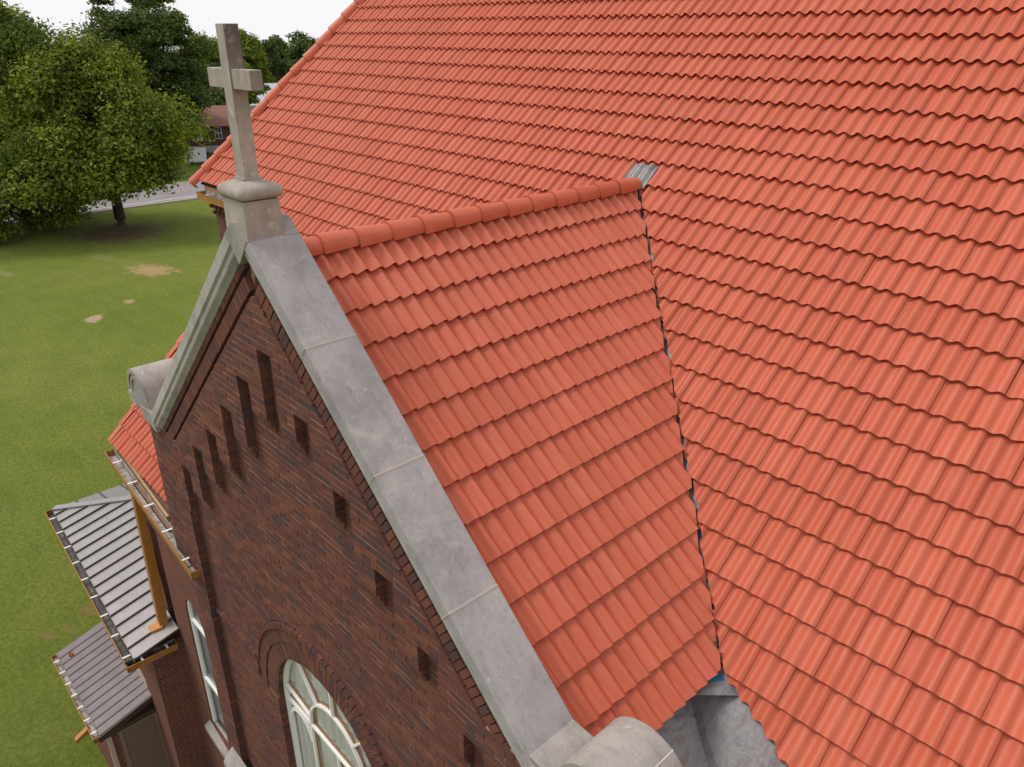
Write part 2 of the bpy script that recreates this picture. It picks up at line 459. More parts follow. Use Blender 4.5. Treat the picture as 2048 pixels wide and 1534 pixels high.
class MB:
    """collects shapes for one mesh"""

    def __init__(s):
        s.V = []; s.F = []; s.M = []

    def add(s, V, F, mi=0):
        o = len(s.V)
        s.V.extend([tuple(v) for v in V])
        s.F.extend([tuple(i + o for i in f) for f in F])
        s.M.extend([mi] * len(F))
        return s

    def box(s, x0, x1, y0, y1, z0, z1, mi=0):
        return s.add([(x0, y0, z0), (x1, y0, z0), (x1, y1, z0), (x0, y1, z0), (x0, y0, z1), (x1, y0, z1), (x1, y1, z1), (x0, y1, z1)],
                     [(0, 3, 2, 1), (4, 5, 6, 7), (0, 1, 5, 4), (1, 2, 6, 5), (2, 3, 7, 6), (3, 0, 4, 7)], mi)

    def hexa(s, P, mi=0):
        return s.add(P, [(0, 3, 2, 1), (4, 5, 6, 7), (0, 1, 5, 4), (1, 2, 6, 5), (2, 3, 7, 6), (3, 0, 4, 7)], mi)

    def prism(s, poly, axis, a, b, mi=0):
        """extrude a polygon; axis 1: poly in (x,z) along y, axis 0: poly in (y,z) along x, axis 2: poly in (x,y) along z"""
        def put(p, t):
            return {0: (t, p[0], p[1]), 1: (p[0], t, p[1]), 2: (p[0], p[1], t)}[axis]
        n = len(poly)
        V = [put(p, a) for p in poly] + [put(p, b) for p in poly]
        F = [tuple(range(n)), tuple(range(2 * n - 1, n - 1, -1))] + [(i, i + n, (i + 1) % n + n, (i + 1) % n) for i in range(n)]
        return s.add(V, F, mi)

    def tube(s, pts, rad, n=8, mi=0, cap=True):
        pts = [Vector(p) for p in pts]
        rad = rad if isinstance(rad, (list, tuple)) else [rad] * len(pts)
        o = len(s.V)
        for i, p in enumerate(pts):
            d = (pts[min(i + 1, len(pts) - 1)] - pts[max(i - 1, 0)]).normalized()
            u = d.cross(Vector((0, 0, 1)))
            if u.length < 1e-3:
                u = d.cross(Vector((1, 0, 0)))
            u.normalize(); v = d.cross(u)
            for k in range(n):
                a = 2 * math.pi * k / n
                s.V.append(tuple(p + (u * math.cos(a) + v * math.sin(a)) * rad[i]))
        for i in range(len(pts) - 1):
            for k in range(n):
                s.F.append((o + i * n + k, o + i * n + (k + 1) % n, o + (i + 1) * n + (k + 1) % n, o + (i + 1) * n + k)); s.M.append(mi)
        if cap:
            s.F.append(tuple(o + k for k in range(n))[::-1]); s.M.append(mi)
            s.F.append(tuple(o + (len(pts) - 1) * n + k for k in range(n))); s.M.append(mi)
        return s

    def build(s, name, mats, parent=None, smooth=False, bevel=0.0):
        return mk(name, s.V, s.F, mats, parent, smooth, s.M, bevel)


# ------------------------------------------------------------------ geometry of the church, fitted to the photograph
A = 0.70510                      # slope of the gable roof
B = 0.78090                      # slope of the main roof
CA, SA, TA = math.cos(A), math.sin(A), math.tan(A)
CB, SB, TB = math.cos(B), math.sin(B), math.tan(B)
Y1 = 5.238                       # where the main roof passes the gable ridge height
EXPO = 0.35                      # tile course
TW = 0.31                        # tile width, two rolls
S0, T0 = 0.3556, -0.0167
VAL = TB / TA                    # valley in plan: |x| = (Y1 - y) * VAL
EAVE_S = S0 + 13 * EXPO          # lower edge of the gable roof, measured down its slope
HALF = 3.90                      # half width of the front


def skew(x, y):
    """the low wing is not quite square to the front"""
    return y + 0.045 * max(0.0, -3.0 - x)


church = thing('church', (0, 0, -GZ), 'dark red brick church with orange clay tile roofs and a stone edged front gable', 'church')

# ------------------------------------------------------------------ ground and streets
mk('ground', [(300, -900, -GZ), (300, 1500, -GZ), (-230, 1500, -GZ), (-230, -900, -GZ), (-900, 1500, -GZ - 15), (-900, -900, -GZ - 15), (-2500, 1500, -GZ - 15), (-2500, -900, -GZ - 15)],
   [(0, 1, 2, 3), (3, 2, 4, 5), (5, 4, 6, 7)], 'lawn')['kind'] = 'structure'
rb = MB()
rb.add([(-67.2, -60, -GZ + .02), (-66.4, 14, -GZ + .02), (-66.4, 60, -GZ + .02), (-66.4, 140, -GZ + .02), (-76, 140, -GZ + .02), (-76, 60, -GZ + .02), (-76, 14, -GZ + .02), (-77, -60, -GZ + .02)],
       [(0, 1, 2, 3, 4, 5, 6, 7)])
rb.build('road', 'asphalt')['kind'] = 'structure'
kb = MB()
kb.hexa([(-66.5, -60, -GZ), (-66.3, -60, -GZ), (-65.7, 140, -GZ), (-66.4, 140, -GZ), (-66.5, -60, -GZ + .12), (-66.3, -60, -GZ + .12), (-65.7, 140, -GZ + .12), (-66.4, 140, -GZ + .12)])
kb.build('kerb', 'concrete')['kind'] = 'structure'
mk('road_marking', [(-67.9, -60, -GZ + .026), (-67.7, -60, -GZ + .026), (-67.5, 140, -GZ + .026), (-67.7, 140, -GZ + .026)], [(0, 1, 2, 3)], 'road_paint')['kind'] = 'structure'
hv, hf = [], []
hn = 60
for i in range(hn):
    px = -400 + i * 1600 / hn
    for k, dd in enumerate((1300, 1400)):
        p = at(px, 85, dd)
        hv.append((p[0], p[1], -GZ - 16 if k == 0 else CAM[2] - 23 + 2.5 * math.sin(i * .7) + 1.5 * math.sin(i * 1.9)))
    p = at(px, 85, 1700); hv.append((p[0], p[1], -GZ - 16))
for i in range(hn - 1):
    for k in range(2):
        hf.append((i * 3 + k, (i + 1) * 3 + k, (i + 1) * 3 + k + 1, i * 3 + k + 1))
mk('hills', hv, hf, 'hill_haze_green')['kind'] = 'structure'


# ------------------------------------------------------------------ roof tiles
def wave(u):
    p = 2 * math.pi * (u - 0.116) / 0.155
    amp = 0.0270 - 0.0035 * math.cos(2 * math.pi * (u - 0.116) / 0.31)
    return amp * (math.cos(p) + 0.04 * math.cos(2 * p) + 0.09 * math.sin(2 * p))


US = np.linspace(0, TW - 0.0012, 15)


def tile_arrays(jit=0.0, seed=0):
    """one double-roll clay tile: origin at its lower left corner, y up the slope"""
    r_ = random.Random(seed)
    V, F = [], []
    n = len(US)
    up = 0.055
    for y, l in ((0.0, 0.052), (EXPO * 0.5, 0.030), (EXPO + up, 0.006)):
        for u in US:
            V.append((u, y, wave(u) + l + 0.004 * (u / TW)))
    for j in range(2):
        for i in range(n - 1):
            F.append((j * n + i, j * n + i + 1, (j + 1) * n + i + 1, (j + 1) * n + i))
    o = len(V)
    for u in US:
        V.append((u, 0.0, wave(u) + 0.052 + 0.004 * (u / TW)))
    for u in US:
        V.append((u, 0.012, wave(u) + 0.052 + 0.004 * (u / TW) - 0.018))
    for u in US:
        V.append((u, 0.060, wave(u) + 0.052 + 0.004 * (u / TW) - 0.056))
    for i in range(n - 1):
        F.append((o + i + n, o + i + n + 1, o + i + 1, o + i))
        F.append((o + i + 2 * n, o + i + 2 * n + 1, o + i + n + 1, o + i + n))
    # right hand edge, the visible joint to the next tile
    e = len(V)
    ur = US[-1]
    V += [(ur, 0, wave(ur) + .056), (ur, EXPO + up, wave(ur) + .010), (ur, EXPO + up, wave(ur) - .01), (ur, 0, wave(ur) + .015)]
    F.append((e, e + 3, e + 2, e + 1))
    return np.array(V), F


TILE_V, TILE_F = tile_arrays()
TILE_MESH = {k: raw_mesh('roof_tile', TILE_V, TILE_F, mt, True) for k, mt in (('main', 'clay_tile'), ('gable', 'clay_tile_gable'))}
ROT_MAIN = Matrix(((1, 0, 0), (0, CB, -SB), (0, SB, CB)))          # columns: x, up the slope, normal
ROT_GAB = Matrix(((0, -CA, SA), (1, 0, 0), (0, SA, CA)))
ROT_GAB_L = Matrix(((0, CA, -SA), (-1, 0, 0), (0, SA, CA)))
RM = {id(ROT_MAIN): np.array(ROT_MAIN), id(ROT_GAB): np.array(ROT_GAB), id(ROT_GAB_L): np.array(ROT_GAB_L)}


def small_rot(seed):
    r_ = random.Random(seed)
    return Matrix.Rotation(r_.gauss(0, .0036), 3, 'Z') @ Matrix.Rotation(r_.gauss(0, .0055), 3, 'X') @ Matrix.Rotation(r_.gauss(0, .004), 3, 'Y')


TILES = []      # (roof key, origin xyz, rot, cutters)


def cut_mesh(V, F, planes):
    """keep the part of a tile on the positive side of each vertical plane (point, normal)"""
    b = bmesh.new()
    vs = [b.verts.new(v) for v in V]
    for f in F:
        try: b.faces.new([vs[i] for i in f])
        except ValueError: pass
    for p, nrm in planes:
        bmesh.ops.bisect_plane(b, geom=b.verts[:] + b.edges[:] + b.faces[:], plane_co=p, plane_no=nrm, clear_inner=True, clear_outer=False)
    b.verts.index_update()
    V2 = [tuple(v.co) for v in b.verts]; F2 = [tuple(v.index for v in f.verts) for f in b.faces]
    b.free()
    return V2, F2


# gable roof, east and west slopes
def gable_tiles(side):
    rot = ROT_GAB if side > 0 else ROT_GAB_L
    for i in range(0, 14):
        s = S0 + EXPO * i
        x, z = s * CA, -s * SA
        off = 0.678 - TW * 4 - (TW / 2 if i % 2 else 0)
        for k in range(-1, 26):
            u0 = off + k * TW
            yv = Y1 - (x - EXPO * CA) / VAL          # valley at the upper end of the tile
            if u0 + TW < 0.36 or u0 > yv + 0.05:
                continue
            planes = []
            yl = Y1 - x / VAL
            if u0 + TW > yl - 0.1:
                jit = random.uniform(-.022, .022)
                nx, ny = -1.0 * VAL ** 0, -VAL
                nn = math.hypot(1, VAL)
                # valley in plan: x + VAL*(y-Y1) = 0 ; gable side is negative
                planes.append((np.array([side * (0.0), Y1 - 0.012 + jit, 0.0]), np.array([-side * 1.0 / nn, -VAL / nn, 0.0])))
            if u0 < 0.33:
                planes.append((np.array([0, 0.33, 0]), np.array([0, 1.0, 0])))
            if side > 0:
                org = np.array([x, u0, z])
            else:
                org = np.array([-x, u0 + TW, z])
            TILES.append(('gable', org, rot, planes))


gable_tiles(1)
gable_tiles(-1)

HIPX = lambda y: -11.16 + (y - 4.02) * 0.4142
VERGE = -7.55
CUT = [(3.751, 2.03), (3.935, 1.95), (4.104, 1.90), (4.293, 1.84), (4.45, 1.79), (5.1, 1.52)]


def cut_y(x):
    """upper limit of the lead apron beside the gable"""
    for (x0, y0), (x1, y1) in zip(CUT, CUT[1:]):
        if x0 <= x <= x1:
            return y0 + (y1 - y0) * (x - x0) / (x1 - x0)
    return -9


def main_tiles():
    nn = math.hypot(1, VAL)
    for mrow in range(-28, 21):
        t = T0 + EXPO * mrow
        y, z = Y1 - t * CB, -t * SB                   # lower edge
        yu = y + EXPO * CB
        off = 4.739 - TW * 60 + (TW / 2 if (mrow % 2) else 0)
        for k in range(-2, 92):
            x0 = off + k * TW; x1 = x0 + TW
            if x1 > 11.5:
                continue
            lim = HIPX(y) if mrow <= 5 else VERGE
            if x1 < lim:
                continue
            planes = []
            if mrow <= 5 and x0 < HIPX(yu) + .1:
                planes.append((np.array([-11.16, 4.02, 0]), np.array([1, -0.4142, 0]) / math.hypot(1, .4142)))
            if mrow > 5 and x0 < VERGE:
                planes.append((np.array([VERGE, 0, 0]), np.array([1.0, 0, 0])))
            if mrow >= 0:
                xv = (Y1 - y) * VAL                    # half width of the gable roof at the tile's lower edge
                xvu = (Y1 - yu) * VAL
                c = (x0 + x1) / 2
                if y > 2.0:
                    if (x1 if c > 0 else -x0) < xvu:
                        continue
                    if abs(c) < xv + .35:
                        sd = 1 if c > 0 else -1
                        jit = random.uniform(-.022, .022)
                        planes.append((np.array([0.0, Y1 + 0.016 + jit, 0.0]), np.array([sd / nn, VAL / nn, 0.0])))
                else:
                    if c < 0:
                        if x1 > -HALF + .25:
                            if x0 > -HALF + .05 and x0 < 0:
                                continue
                            planes.append((np.array([-HALF + .1, 0, 0]), np.array([-1.0, 0, 0])))
                    else:
                        if c < 3.7:
                            continue
                        yc = cut_y(c)
                        if yc > yu + .02 or (y < 1.5 and c < 5.1):
                            continue
                        if yc > y - .08:
                            dx, dy = 0.69, -0.235
                            ln = math.hypot(dx, dy)
                            planes.append((np.array([c, yc + random.uniform(-.012, .012), 0.0]), np.array([-dy / ln, dx / ln, 0.0])))
            TILES.append(('main', np.array([x0, y, z]), ROT_MAIN, planes))


main_tiles()

# which tiles show largest in the picture: 300 of them become objects of their own
score = []
for ti, (key, org, rot, planes) in enumerate(TILES):
    M3 = np.array(rot)
    cs = np.array([[0, 0, .03], [TW, 0, .03], [TW, EXPO, .03], [0, EXPO, .03]]) @ M3.T + org
    if key == 'gable' and org[0] < 0:
        score.append(0); continue
    q = project(cs)
    inside = ((q[:, 0] > -20) & (q[:, 0] < 2068) & (q[:, 1] > -20) & (q[:, 1] < 1554)).sum()
    ar = 0.5 * abs(sum(q[i, 0] * q[(i + 1) % 4, 1] - q[(i + 1) % 4, 0] * q[i, 1] for i in range(4)))
    score.append(ar * inside / 4 if inside >= 2 else 0)
own = set(np.argsort(score)[::-1][:300])

deck = MB()       # boarding and felt under the tiles
deck.add([(HIPX(4.02) + .05, 4.02, TB * (4.02 - Y1) - .075), (11.5, 4.02, TB * (4.02 - Y1) - .075), (11.5, 12.4, TB * (12.4 - Y1) - .075), (HIPX(12.4), 12.4, TB * (12.4 - Y1) - .075)], [(0, 1, 2, 3)])
deck.add([(VERGE + .03, .30, TB * (.30 - Y1) - .075), (-HALF + .2, .30, TB * (.30 - Y1) - .075), (-HALF + .2, 4.02, TB * (4.02 - Y1) - .075), (VERGE + .03, 4.02, TB * (4.02 - Y1) - .075)], [(0, 1, 2, 3)])
deck.add([(5.15, .30, TB * (.30 - Y1) - .075), (11.5, .30, TB * (.30 - Y1) - .075), (11.5, 4.02, TB * (4.02 - Y1) - .075), (3.75, 4.02, TB * (4.02 - Y1) - .075), (3.75, 2.05, TB * (2.05 - Y1) - .075), (5.15, 1.5, TB * (1.5 - Y1) - .075)], [(0, 1, 2, 3, 4, 5)])
main_roof = deck.build('main_roof', 'dark_felt', church)
gd = MB()
xe = EAVE_S * CA - .03
for sd in (1, -1):
    gd.add([(0, .36, -.075), (sd * xe, .36, -xe * TA - .075), (sd * xe, Y1 - xe / VAL, -xe * TA - .075), (0, Y1, -.075)], [(0, 1, 2, 3)])
gable_roof = gd.build('gable_roof', 'dark_felt', church)

fields = {'main': MB(), 'gable': MB()}
for ti, (key, org, rot, planes) in enumerate(TILES):
    M3 = np.array(rot @ small_rot(ti))
    if ti in own:
        loc = (org[0] + random.gauss(0, .0012), org[1] + random.gauss(0, .0012), org[2] + GZ)
        par = main_roof if key == 'main' else gable_roof
        if planes:
            W = TILE_V @ M3.T + org
            V2, F2 = cut_mesh(W, TILE_F, planes)
            if len(F2) < 3:
                continue
            V2 = (np.array(V2) - org) @ M3
            me = raw_mesh('roof_tile', V2, F2, 'clay_tile' if key == 'main' else 'clay_tile_gable', True)
        else:
            me = TILE_MESH[key]
        add_obj('roof_tile', me, loc, par, Matrix(M3.tolist()))
    else:
        W = TILE_V @ M3.T + org
        if planes:
            V2, F2 = cut_mesh(W, TILE_F, planes)
            if len(F2) < 3:
                continue
            fields[key].add(V2, F2)
        else:
            fields[key].add(W, TILE_F)
for key, par in (('main', main_roof), ('gable', gable_roof)):
    o = fields[key].build('tile_field', 'clay_tile' if key == 'main' else 'clay_tile_gable', par, True)
    o['kind'] = 'stuff'


# ridge, hip and verge tiles
def cap_mesh(L, r0, r1, th=0.014, n=12, a0=-0.25):
    """half-round cap, along +y, wide end at y=0"""
    V, F = [], []
    for y, r in ((0, r0), (L, r1)):
        for k in range(n + 1):
            a = a0 + (math.pi - 2 * a0) * k / n
            V.append((r * math.cos(a), y, r * math.sin(a)))
    for k in range(n):
        F.append((k, k + 1, n + 1 + k + 1, n + 1 + k))
    o = len(V)
    for r in (r0, r0 - th):
        for k in range(n + 1):
            a = a0 + (math.pi - 2 * a0) * k / n
            V.append((r * math.cos(a), 0, r * math.sin(a)))
    for k in range(n):
        F.append((o + k + 1, o + k, o + n + 1 + k, o + n + 2 + k))
    return raw_mesh('ridge_tile', V, F, 'clay_tile', True)


rc = cap_mesh(0.42, 0.132, 0.102, .024)
yy = 0.40
first = True
for k in range(14):
    y = 0.335 if k == 0 else 0.66 + 0.375 * (k - 1)
    if y > 5.15:
        break
    add_obj('ridge_tile', rc, (random.gauss(0, .002), y, GZ + 0.012 + random.gauss(0, .0015)), gable_roof, Matrix.Rotation(R(0.9) + random.gauss(0, .004), 3, 'X'))
# hip tiles on the far apse corner
hd = Vector((0.4142, 1.0, TB)).normalized()
side = hd.cross(Vector((0, 0, 1))).normalized(); nrm = side.cross(hd)
Mh = Matrix((side, hd, nrm)).transposed()
hc = cap_mesh(0.45, 0.138, 0.105, .024)
p0 = Vector((HIPX(4.02) - .02, 4.02 - .12, TB * (3.90 - Y1) + .05 + GZ))
for k in range(28):
    add_obj('hip_tile', hc, p0 + hd * (0.41 * k), main_roof, Mh)
cap = MB(); cap.tube([p0 - Vector((0, 0, GZ)) + hd * 0.0, p0 - Vector((0, 0, GZ)) - hd * .03], [.12, .09], 12)
cap.build('hip_end_cap', 'clay_tile', main_roof, True)
# west verge: one angle tile per course
vv = [(-.05, 0, .06), (.11, 0, .075), (.11, EXPO + .04, .045), (-.05, EXPO + .04, .03), (-.05, 0, -.09), (-.05, EXPO + .04, -.12), (-.05, .003, .035), (.11, .003, .05)]
vm = raw_mesh('verge_tile', vv, [(0, 1, 2, 3), (0, 3, 5, 4), (0, 6, 7, 1)], 'clay_tile')
for mrow in range(6, 21):
    t = T0 + EXPO * mrow
    add_obj('verge_tile', vm, (VERGE, Y1 - t * CB, -t * SB + GZ), main_roof, ROT_MAIN @ small_rot(mrow + 900))

# far slope of the apse beyond the hip, and the far side of the main roof
ap = MB()
z4 = TB * (4.02 - Y1); zt = TB * (12.4 - Y1)
ap.add([(HIPX(4.02), 4.02, z4), (HIPX(12.4), 12.4, zt), (HIPX(4.02) - 3.6, 7.6, z4)], [(0, 1, 2)])
ap.add([(HIPX(12.4), 12.4, zt), (11.5, 12.4, zt), (11.5, 20.6, z4), (-11, 20.6, z4)], [(0, 1, 2, 3)])
ap.add([(HIPX(4.02) - 3.6, 7.6, z4), (HIPX(12.4), 12.4, zt), (HIPX(4.02) - 3.6, 17.2, z4)], [(0, 1, 2)])
ap.add([(HIPX(4.02) - 3.6, 17.2, z4), (HIPX(12.4), 12.4, zt), (-11, 20.6, z4)], [(0, 1, 2)])
ap.build('far_roof', 'clay_tile', church)

# valley lining, litter, saddle flashing and the lead apron beside the gable
vl = MB()
for i in range(14):
    f0, f1 = i / 14, (i + 1) / 14
    xs = [f * EAVE_S * CA for f in (f0, f1)]
    P_ = []
    for x in xs:
        yv = Y1 - x / VAL; zv = -x * TA
        P_.append([(x - .12, yv - .10, zv + .06 - .025), (x, yv, zv - .035), (x + .12, yv + .06, zv + .06 - .03)])
    vl.add(P_[0] + P_[1], [(0, 1, 4, 3), (1, 2, 5, 4)], 1 if i in (11, 13) else 0)
vl.build('valley_flashing', ['lead_sheet', 'blue_membrane'], church)
lt = MB()
for i in range(150):
    f = random.choice([random.uniform(.02, 1), random.gauss(.35, .03), random.gauss(.78, .015), random.gauss(.97, .015)])
    f = min(max(f, .02), .99)
    x = f * EAVE_S * CA
    c = Vector((x + random.gauss(0, .012), Y1 - x / VAL + random.gauss(0, .012), -x * TA + .012 + random.random() * .02))
    d = Vector((random.gauss(0, 1), random.gauss(0, 1), random.gauss(0, .6))).normalized() * random.uniform(.008, .035)
    lt.tube([c - d, c + d], .0035, 4)
lt.build('leaf_litter', 'twigs', church)['kind'] = 'stuff'
sv, sf = [], []
for j, (y, l) in enumerate(((5.215, .055), (5.33, .050), (5.47, .035))):
    for i in range(15):
        u = i / 14
        x = -.235 + .385 * u + .012 * j
        n = wave((x - 4.739) % TW) * .9 + l
        sv.append((x, y - n * SB, TB * (y - Y1) + n * CB))
for j in range(2):
    for i in range(14):
        sf.append((j * 15 + i, j * 15 + i + 1, (j + 1) * 15 + i + 1, (j + 1) * 15 + i))
mk('saddle_flashing', sv, sf, 'lead_sheet', church, True)

lead = MB()
zc = lambda x, y: TB * (y - Y1)
CUTL = [(3.56, 2.10)] + CUT
top = [(x, y + .05, zc(x, y + .05) - .010) for x, y in CUTL]
mid = [(x - .03, y - .20 - .05 * i, zc(x, y - .18 - .05 * i) - .03) for i, (x, y) in enumerate(CUTL)]
mid2 = [(x - .05, y - .25 - .05 * i, zc(x, y - .23 - .05 * i) - .045) for i, (x, y) in enumerate(CUTL)]
low = [(3.56 + (x - 3.56) * .95, .36, -3.62 - .30 * (x - 3.75)) for x, y in CUTL]
rows = [top, mid, mid2]
for f in (.25, .5, .75, 1.0):
    rows.append([tuple(np.array(a_) * (1 - f) + np.array(b_) * f + np.array([0, 0, random.gauss(0, .008)])) for a_, b_ in zip(mid2, low)])
n = len(CUTL)
for j in range(len(rows) - 1):
    lead.add(rows[j] + rows[j + 1], [(i, i + 1, n + i + 1, n + i) for i in range(n - 1)])
# upstand against the gable roof's lower edge
lead.add([(3.57, 2.16, -3.09), (3.57, .36, -3.09), (3.57, .36, -3.9), (3.57, 2.16, -3.6)], [(0, 1, 2, 3)])
lead.build('lead_apron', 'lead_sheet', church, True)
bm_ = MB()


def atz(px, py, z):
    d = ray(px, py)
    return tuple(CAM + d * ((z - CAM[2]) / d[2]))


bm_.add([atz(1449, 1318, -3.20), atz(1385, 1368, -3.235), atz(1449, 1368, -3.235), atz(1454, 1336, -3.21)], [(0, 1, 2, 3)])
bm_.add([atz(1366, 1378, -3.235), atz(1384, 1390, -3.245), atz(1480, 1391, -3.255), atz(1452, 1361, -3.222), atz(1396, 1365, -3.225)], [(0, 1, 2, 3, 4)], 1)
bm_.build('membrane_patch', ['blue_membrane', 'lead_sheet'], church)

# ------------------------------------------------------------------ coping stones of the gable
H = 0.20
YC0, YC1 = -0.074, 0.395


def rake_pt(s, d, sd):
    """point at distance s down the slope and d below the roof line"""
    return sd * (s * CA - d * SA), -s * SA - d * CA


def rake2(s, d, sd):
    """the stone edge climbs a little steeper than the tiles"""
    return rake_pt(s, d - (.11 - .0275 * s), sd)


PROF = [(YC1, -H), (YC0, -H), (YC0, -H + .105), (YC0 + .024, -H + .118), (YC0 + .024, -H + .135), (YC0 + .012, -H + .155), (YC0 + .018, -H + .180), (YC0 + .052, -H + .205), (-.004, .022), (YC1, .022)]


def coping(s0, s1, sd, j=0.004, mat='limestone'):
    V = []
    for s in (s0 + j, s1 - j):
        for (y, d) in PROF:
            x, z = rake2(s, d, sd)
            V.append((x, y, z))
    n = len(PROF)
    F = [tuple(range(n)), tuple(range(2 * n - 1, n - 1, -1))] + [(i, (i + 1) % n, (i + 1) % n + n, i + n) for i in range(n)]
    if sd < 0:
        F = [f[::-1] for f in F]
    return mk('coping_stone', V, F, mat, church, bevel=.005)


def joint(s, sd):
    V = []
    for ss in (s - .009, s + .009):
        for (y, d) in PROF:
            x, z = rake2(ss, d - .001 if d < 0 else d, sd)
            V.append((x, y - .001 if y < .2 else y, z))
    n = len(PROF)
    F = [tuple(range(n)), tuple(range(2 * n - 1, n - 1, -1))] + [(i, (i + 1) % n, (i + 1) % n + n, i + n) for i in range(n)]
    return mk('mortar_joint', V, F, 'joint_mortar', church)


JS = {1: [0.0, 1.05, 2.20, 3.34, 4.50], -1: [0.0, 1.05, 2.20, 3.34, 4.42]}
for sd in (1, -1):
    for k in range(4):
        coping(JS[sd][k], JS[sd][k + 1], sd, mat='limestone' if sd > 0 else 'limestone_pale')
        joint(JS[sd][k + 1] if k < 3 else JS[sd][k + 1], sd)
# apex stone between the two rakes
x0, zb = rake2(0.0, -H, 1)
xl, zl = rake2(0.0, .02, 1)
ap = MB()
ap.prism([(x0 + .002, zb), (0.05, zb + .125), (-0.05, zb + .125), (-x0 - .002, zb), (0, zb - .235)], 1, YC0 - .003, YC1)
ap.build('apex_stone', 'limestone_warm', church, bevel=.006)


# kneelers: a barrel-topped stone on each shoulder
KY0, KY1 = -.02, .50


def kneeler(sd):
    cx, cz, r = (4.08, -2.74, .345) if sd > 0 else (-4.0, -2.60, .335)
    k = MB()
    pts = [(cx + r * math.cos(a), cz + r * math.sin(a)) for a in np.linspace(-.12, math.pi + .12, 25)]
    pts += [(cx - r, cz - .16), (cx - .1, cz - .30), (cx + .1, cz - .30), (cx + r, cz - .16)]
    k.prism(pts, 1, KY0, KY1)
    o = k.build('kneeler', 'limestone_warm', church, bevel=.006)
    for q in o.data.polygons:
        q.use_smooth = True
    # stepped round panel on the front
    ring = MB()
    for r0, r1, y0 in ((r, r - .06, KY0 - .022), (r - .10, r - .145, KY0 - .016)):
        n = 24
        for i in range(n):
            a0, a1 = -.1 + (math.pi + .2) * i / n, -.1 + (math.pi + .2) * (i + 1) / n
            P_ = []
            for y in (y0, KY0 + .002):
                P_ += [(cx + r1 * math.cos(a0), y, cz + r1 * math.sin(a0)), (cx + r0 * math.cos(a0), y, cz + r0 * math.sin(a0)),
                       (cx + r0 * math.cos(a1), y, cz + r0 * math.sin(a1)), (cx + r1 * math.cos(a1), y, cz + r1 * math.sin(a1))]
            ring.hexa(P_)
    ring.build('carved_ring', 'limestone_warm', o)
    jm = MB()
    a = math.pi / 2 - sd * .55
    jm.add([(cx + (r + .002) * math.cos(a - .012), KY0, cz + (r + .002) * math.sin(a - .012)), (cx + (r + .002) * math.cos(a + .012), KY0, cz + (r + .002) * math.sin(a + .012)),
            (cx + (r + .002) * math.cos(a + .012), KY1, cz + (r + .002) * math.sin(a + .012)), (cx + (r + .002) * math.cos(a - .012), KY1, cz + (r + .002) * math.sin(a - .012))], [(0, 1, 2, 3)])
    jm.build('mortar_joint', 'joint_mortar', o)
    b = MB()
    b.hexa([(sd * 4.36, .02, -2.98), (sd * 4.66, .02, -2.94), (sd * 4.66, .60, -2.94), (sd * 4.36, .60, -2.98), (sd * 4.36, .02, -2.78), (sd * 4.66, .02, -2.80), (sd * 4.66, .60, -2.80), (sd * 4.36, .60, -2.78)])
    b.build('ledge_stone', 'limestone_warm', church, bevel=.012)
    f = MB()          # level stone between the rake and the barrel
    xs, zs = rake_pt(4.44, -H, 1)
    f.hexa([(sd * 3.45, YC0 + .02, -2.98), (sd * 3.98, YC0 + .04, -2.96), (sd * 3.98, YC1, -2.96), (sd * 3.45, YC1, -2.98), (sd * (xs - .02), YC0 + .02, zs), (sd * 4.0, YC0 + .04, zs - .06), (sd * 4.0, YC1 + .02, zs - .06), (sd * (xs - .02), YC1, zs)])
    f.build('kneeler_bed', 'limestone_warm', church, bevel=.006)


kneeler(1)
kneeler(-1)

# ------------------------------------------------------------------ brick front
CH = 0.0735
BL = 0.22
NOT_P, NOT_W, NOT_X = 0.56, 0.26, 0.04
NT_TOP = lambda k: -0.80 - 0.485 * abs(k)
TB_BOT = lambda j: -1.72 - 0.485 * j
RD = 0.10                                            # depth of the recessed field
WCZ, WR, WY = -6.08, 1.27, 0.235                      # round-headed window
ZBOT = -9.6
BR_BOX = []                                          # (x0,x1,y0,y1,z0,z1)
mort = MB()


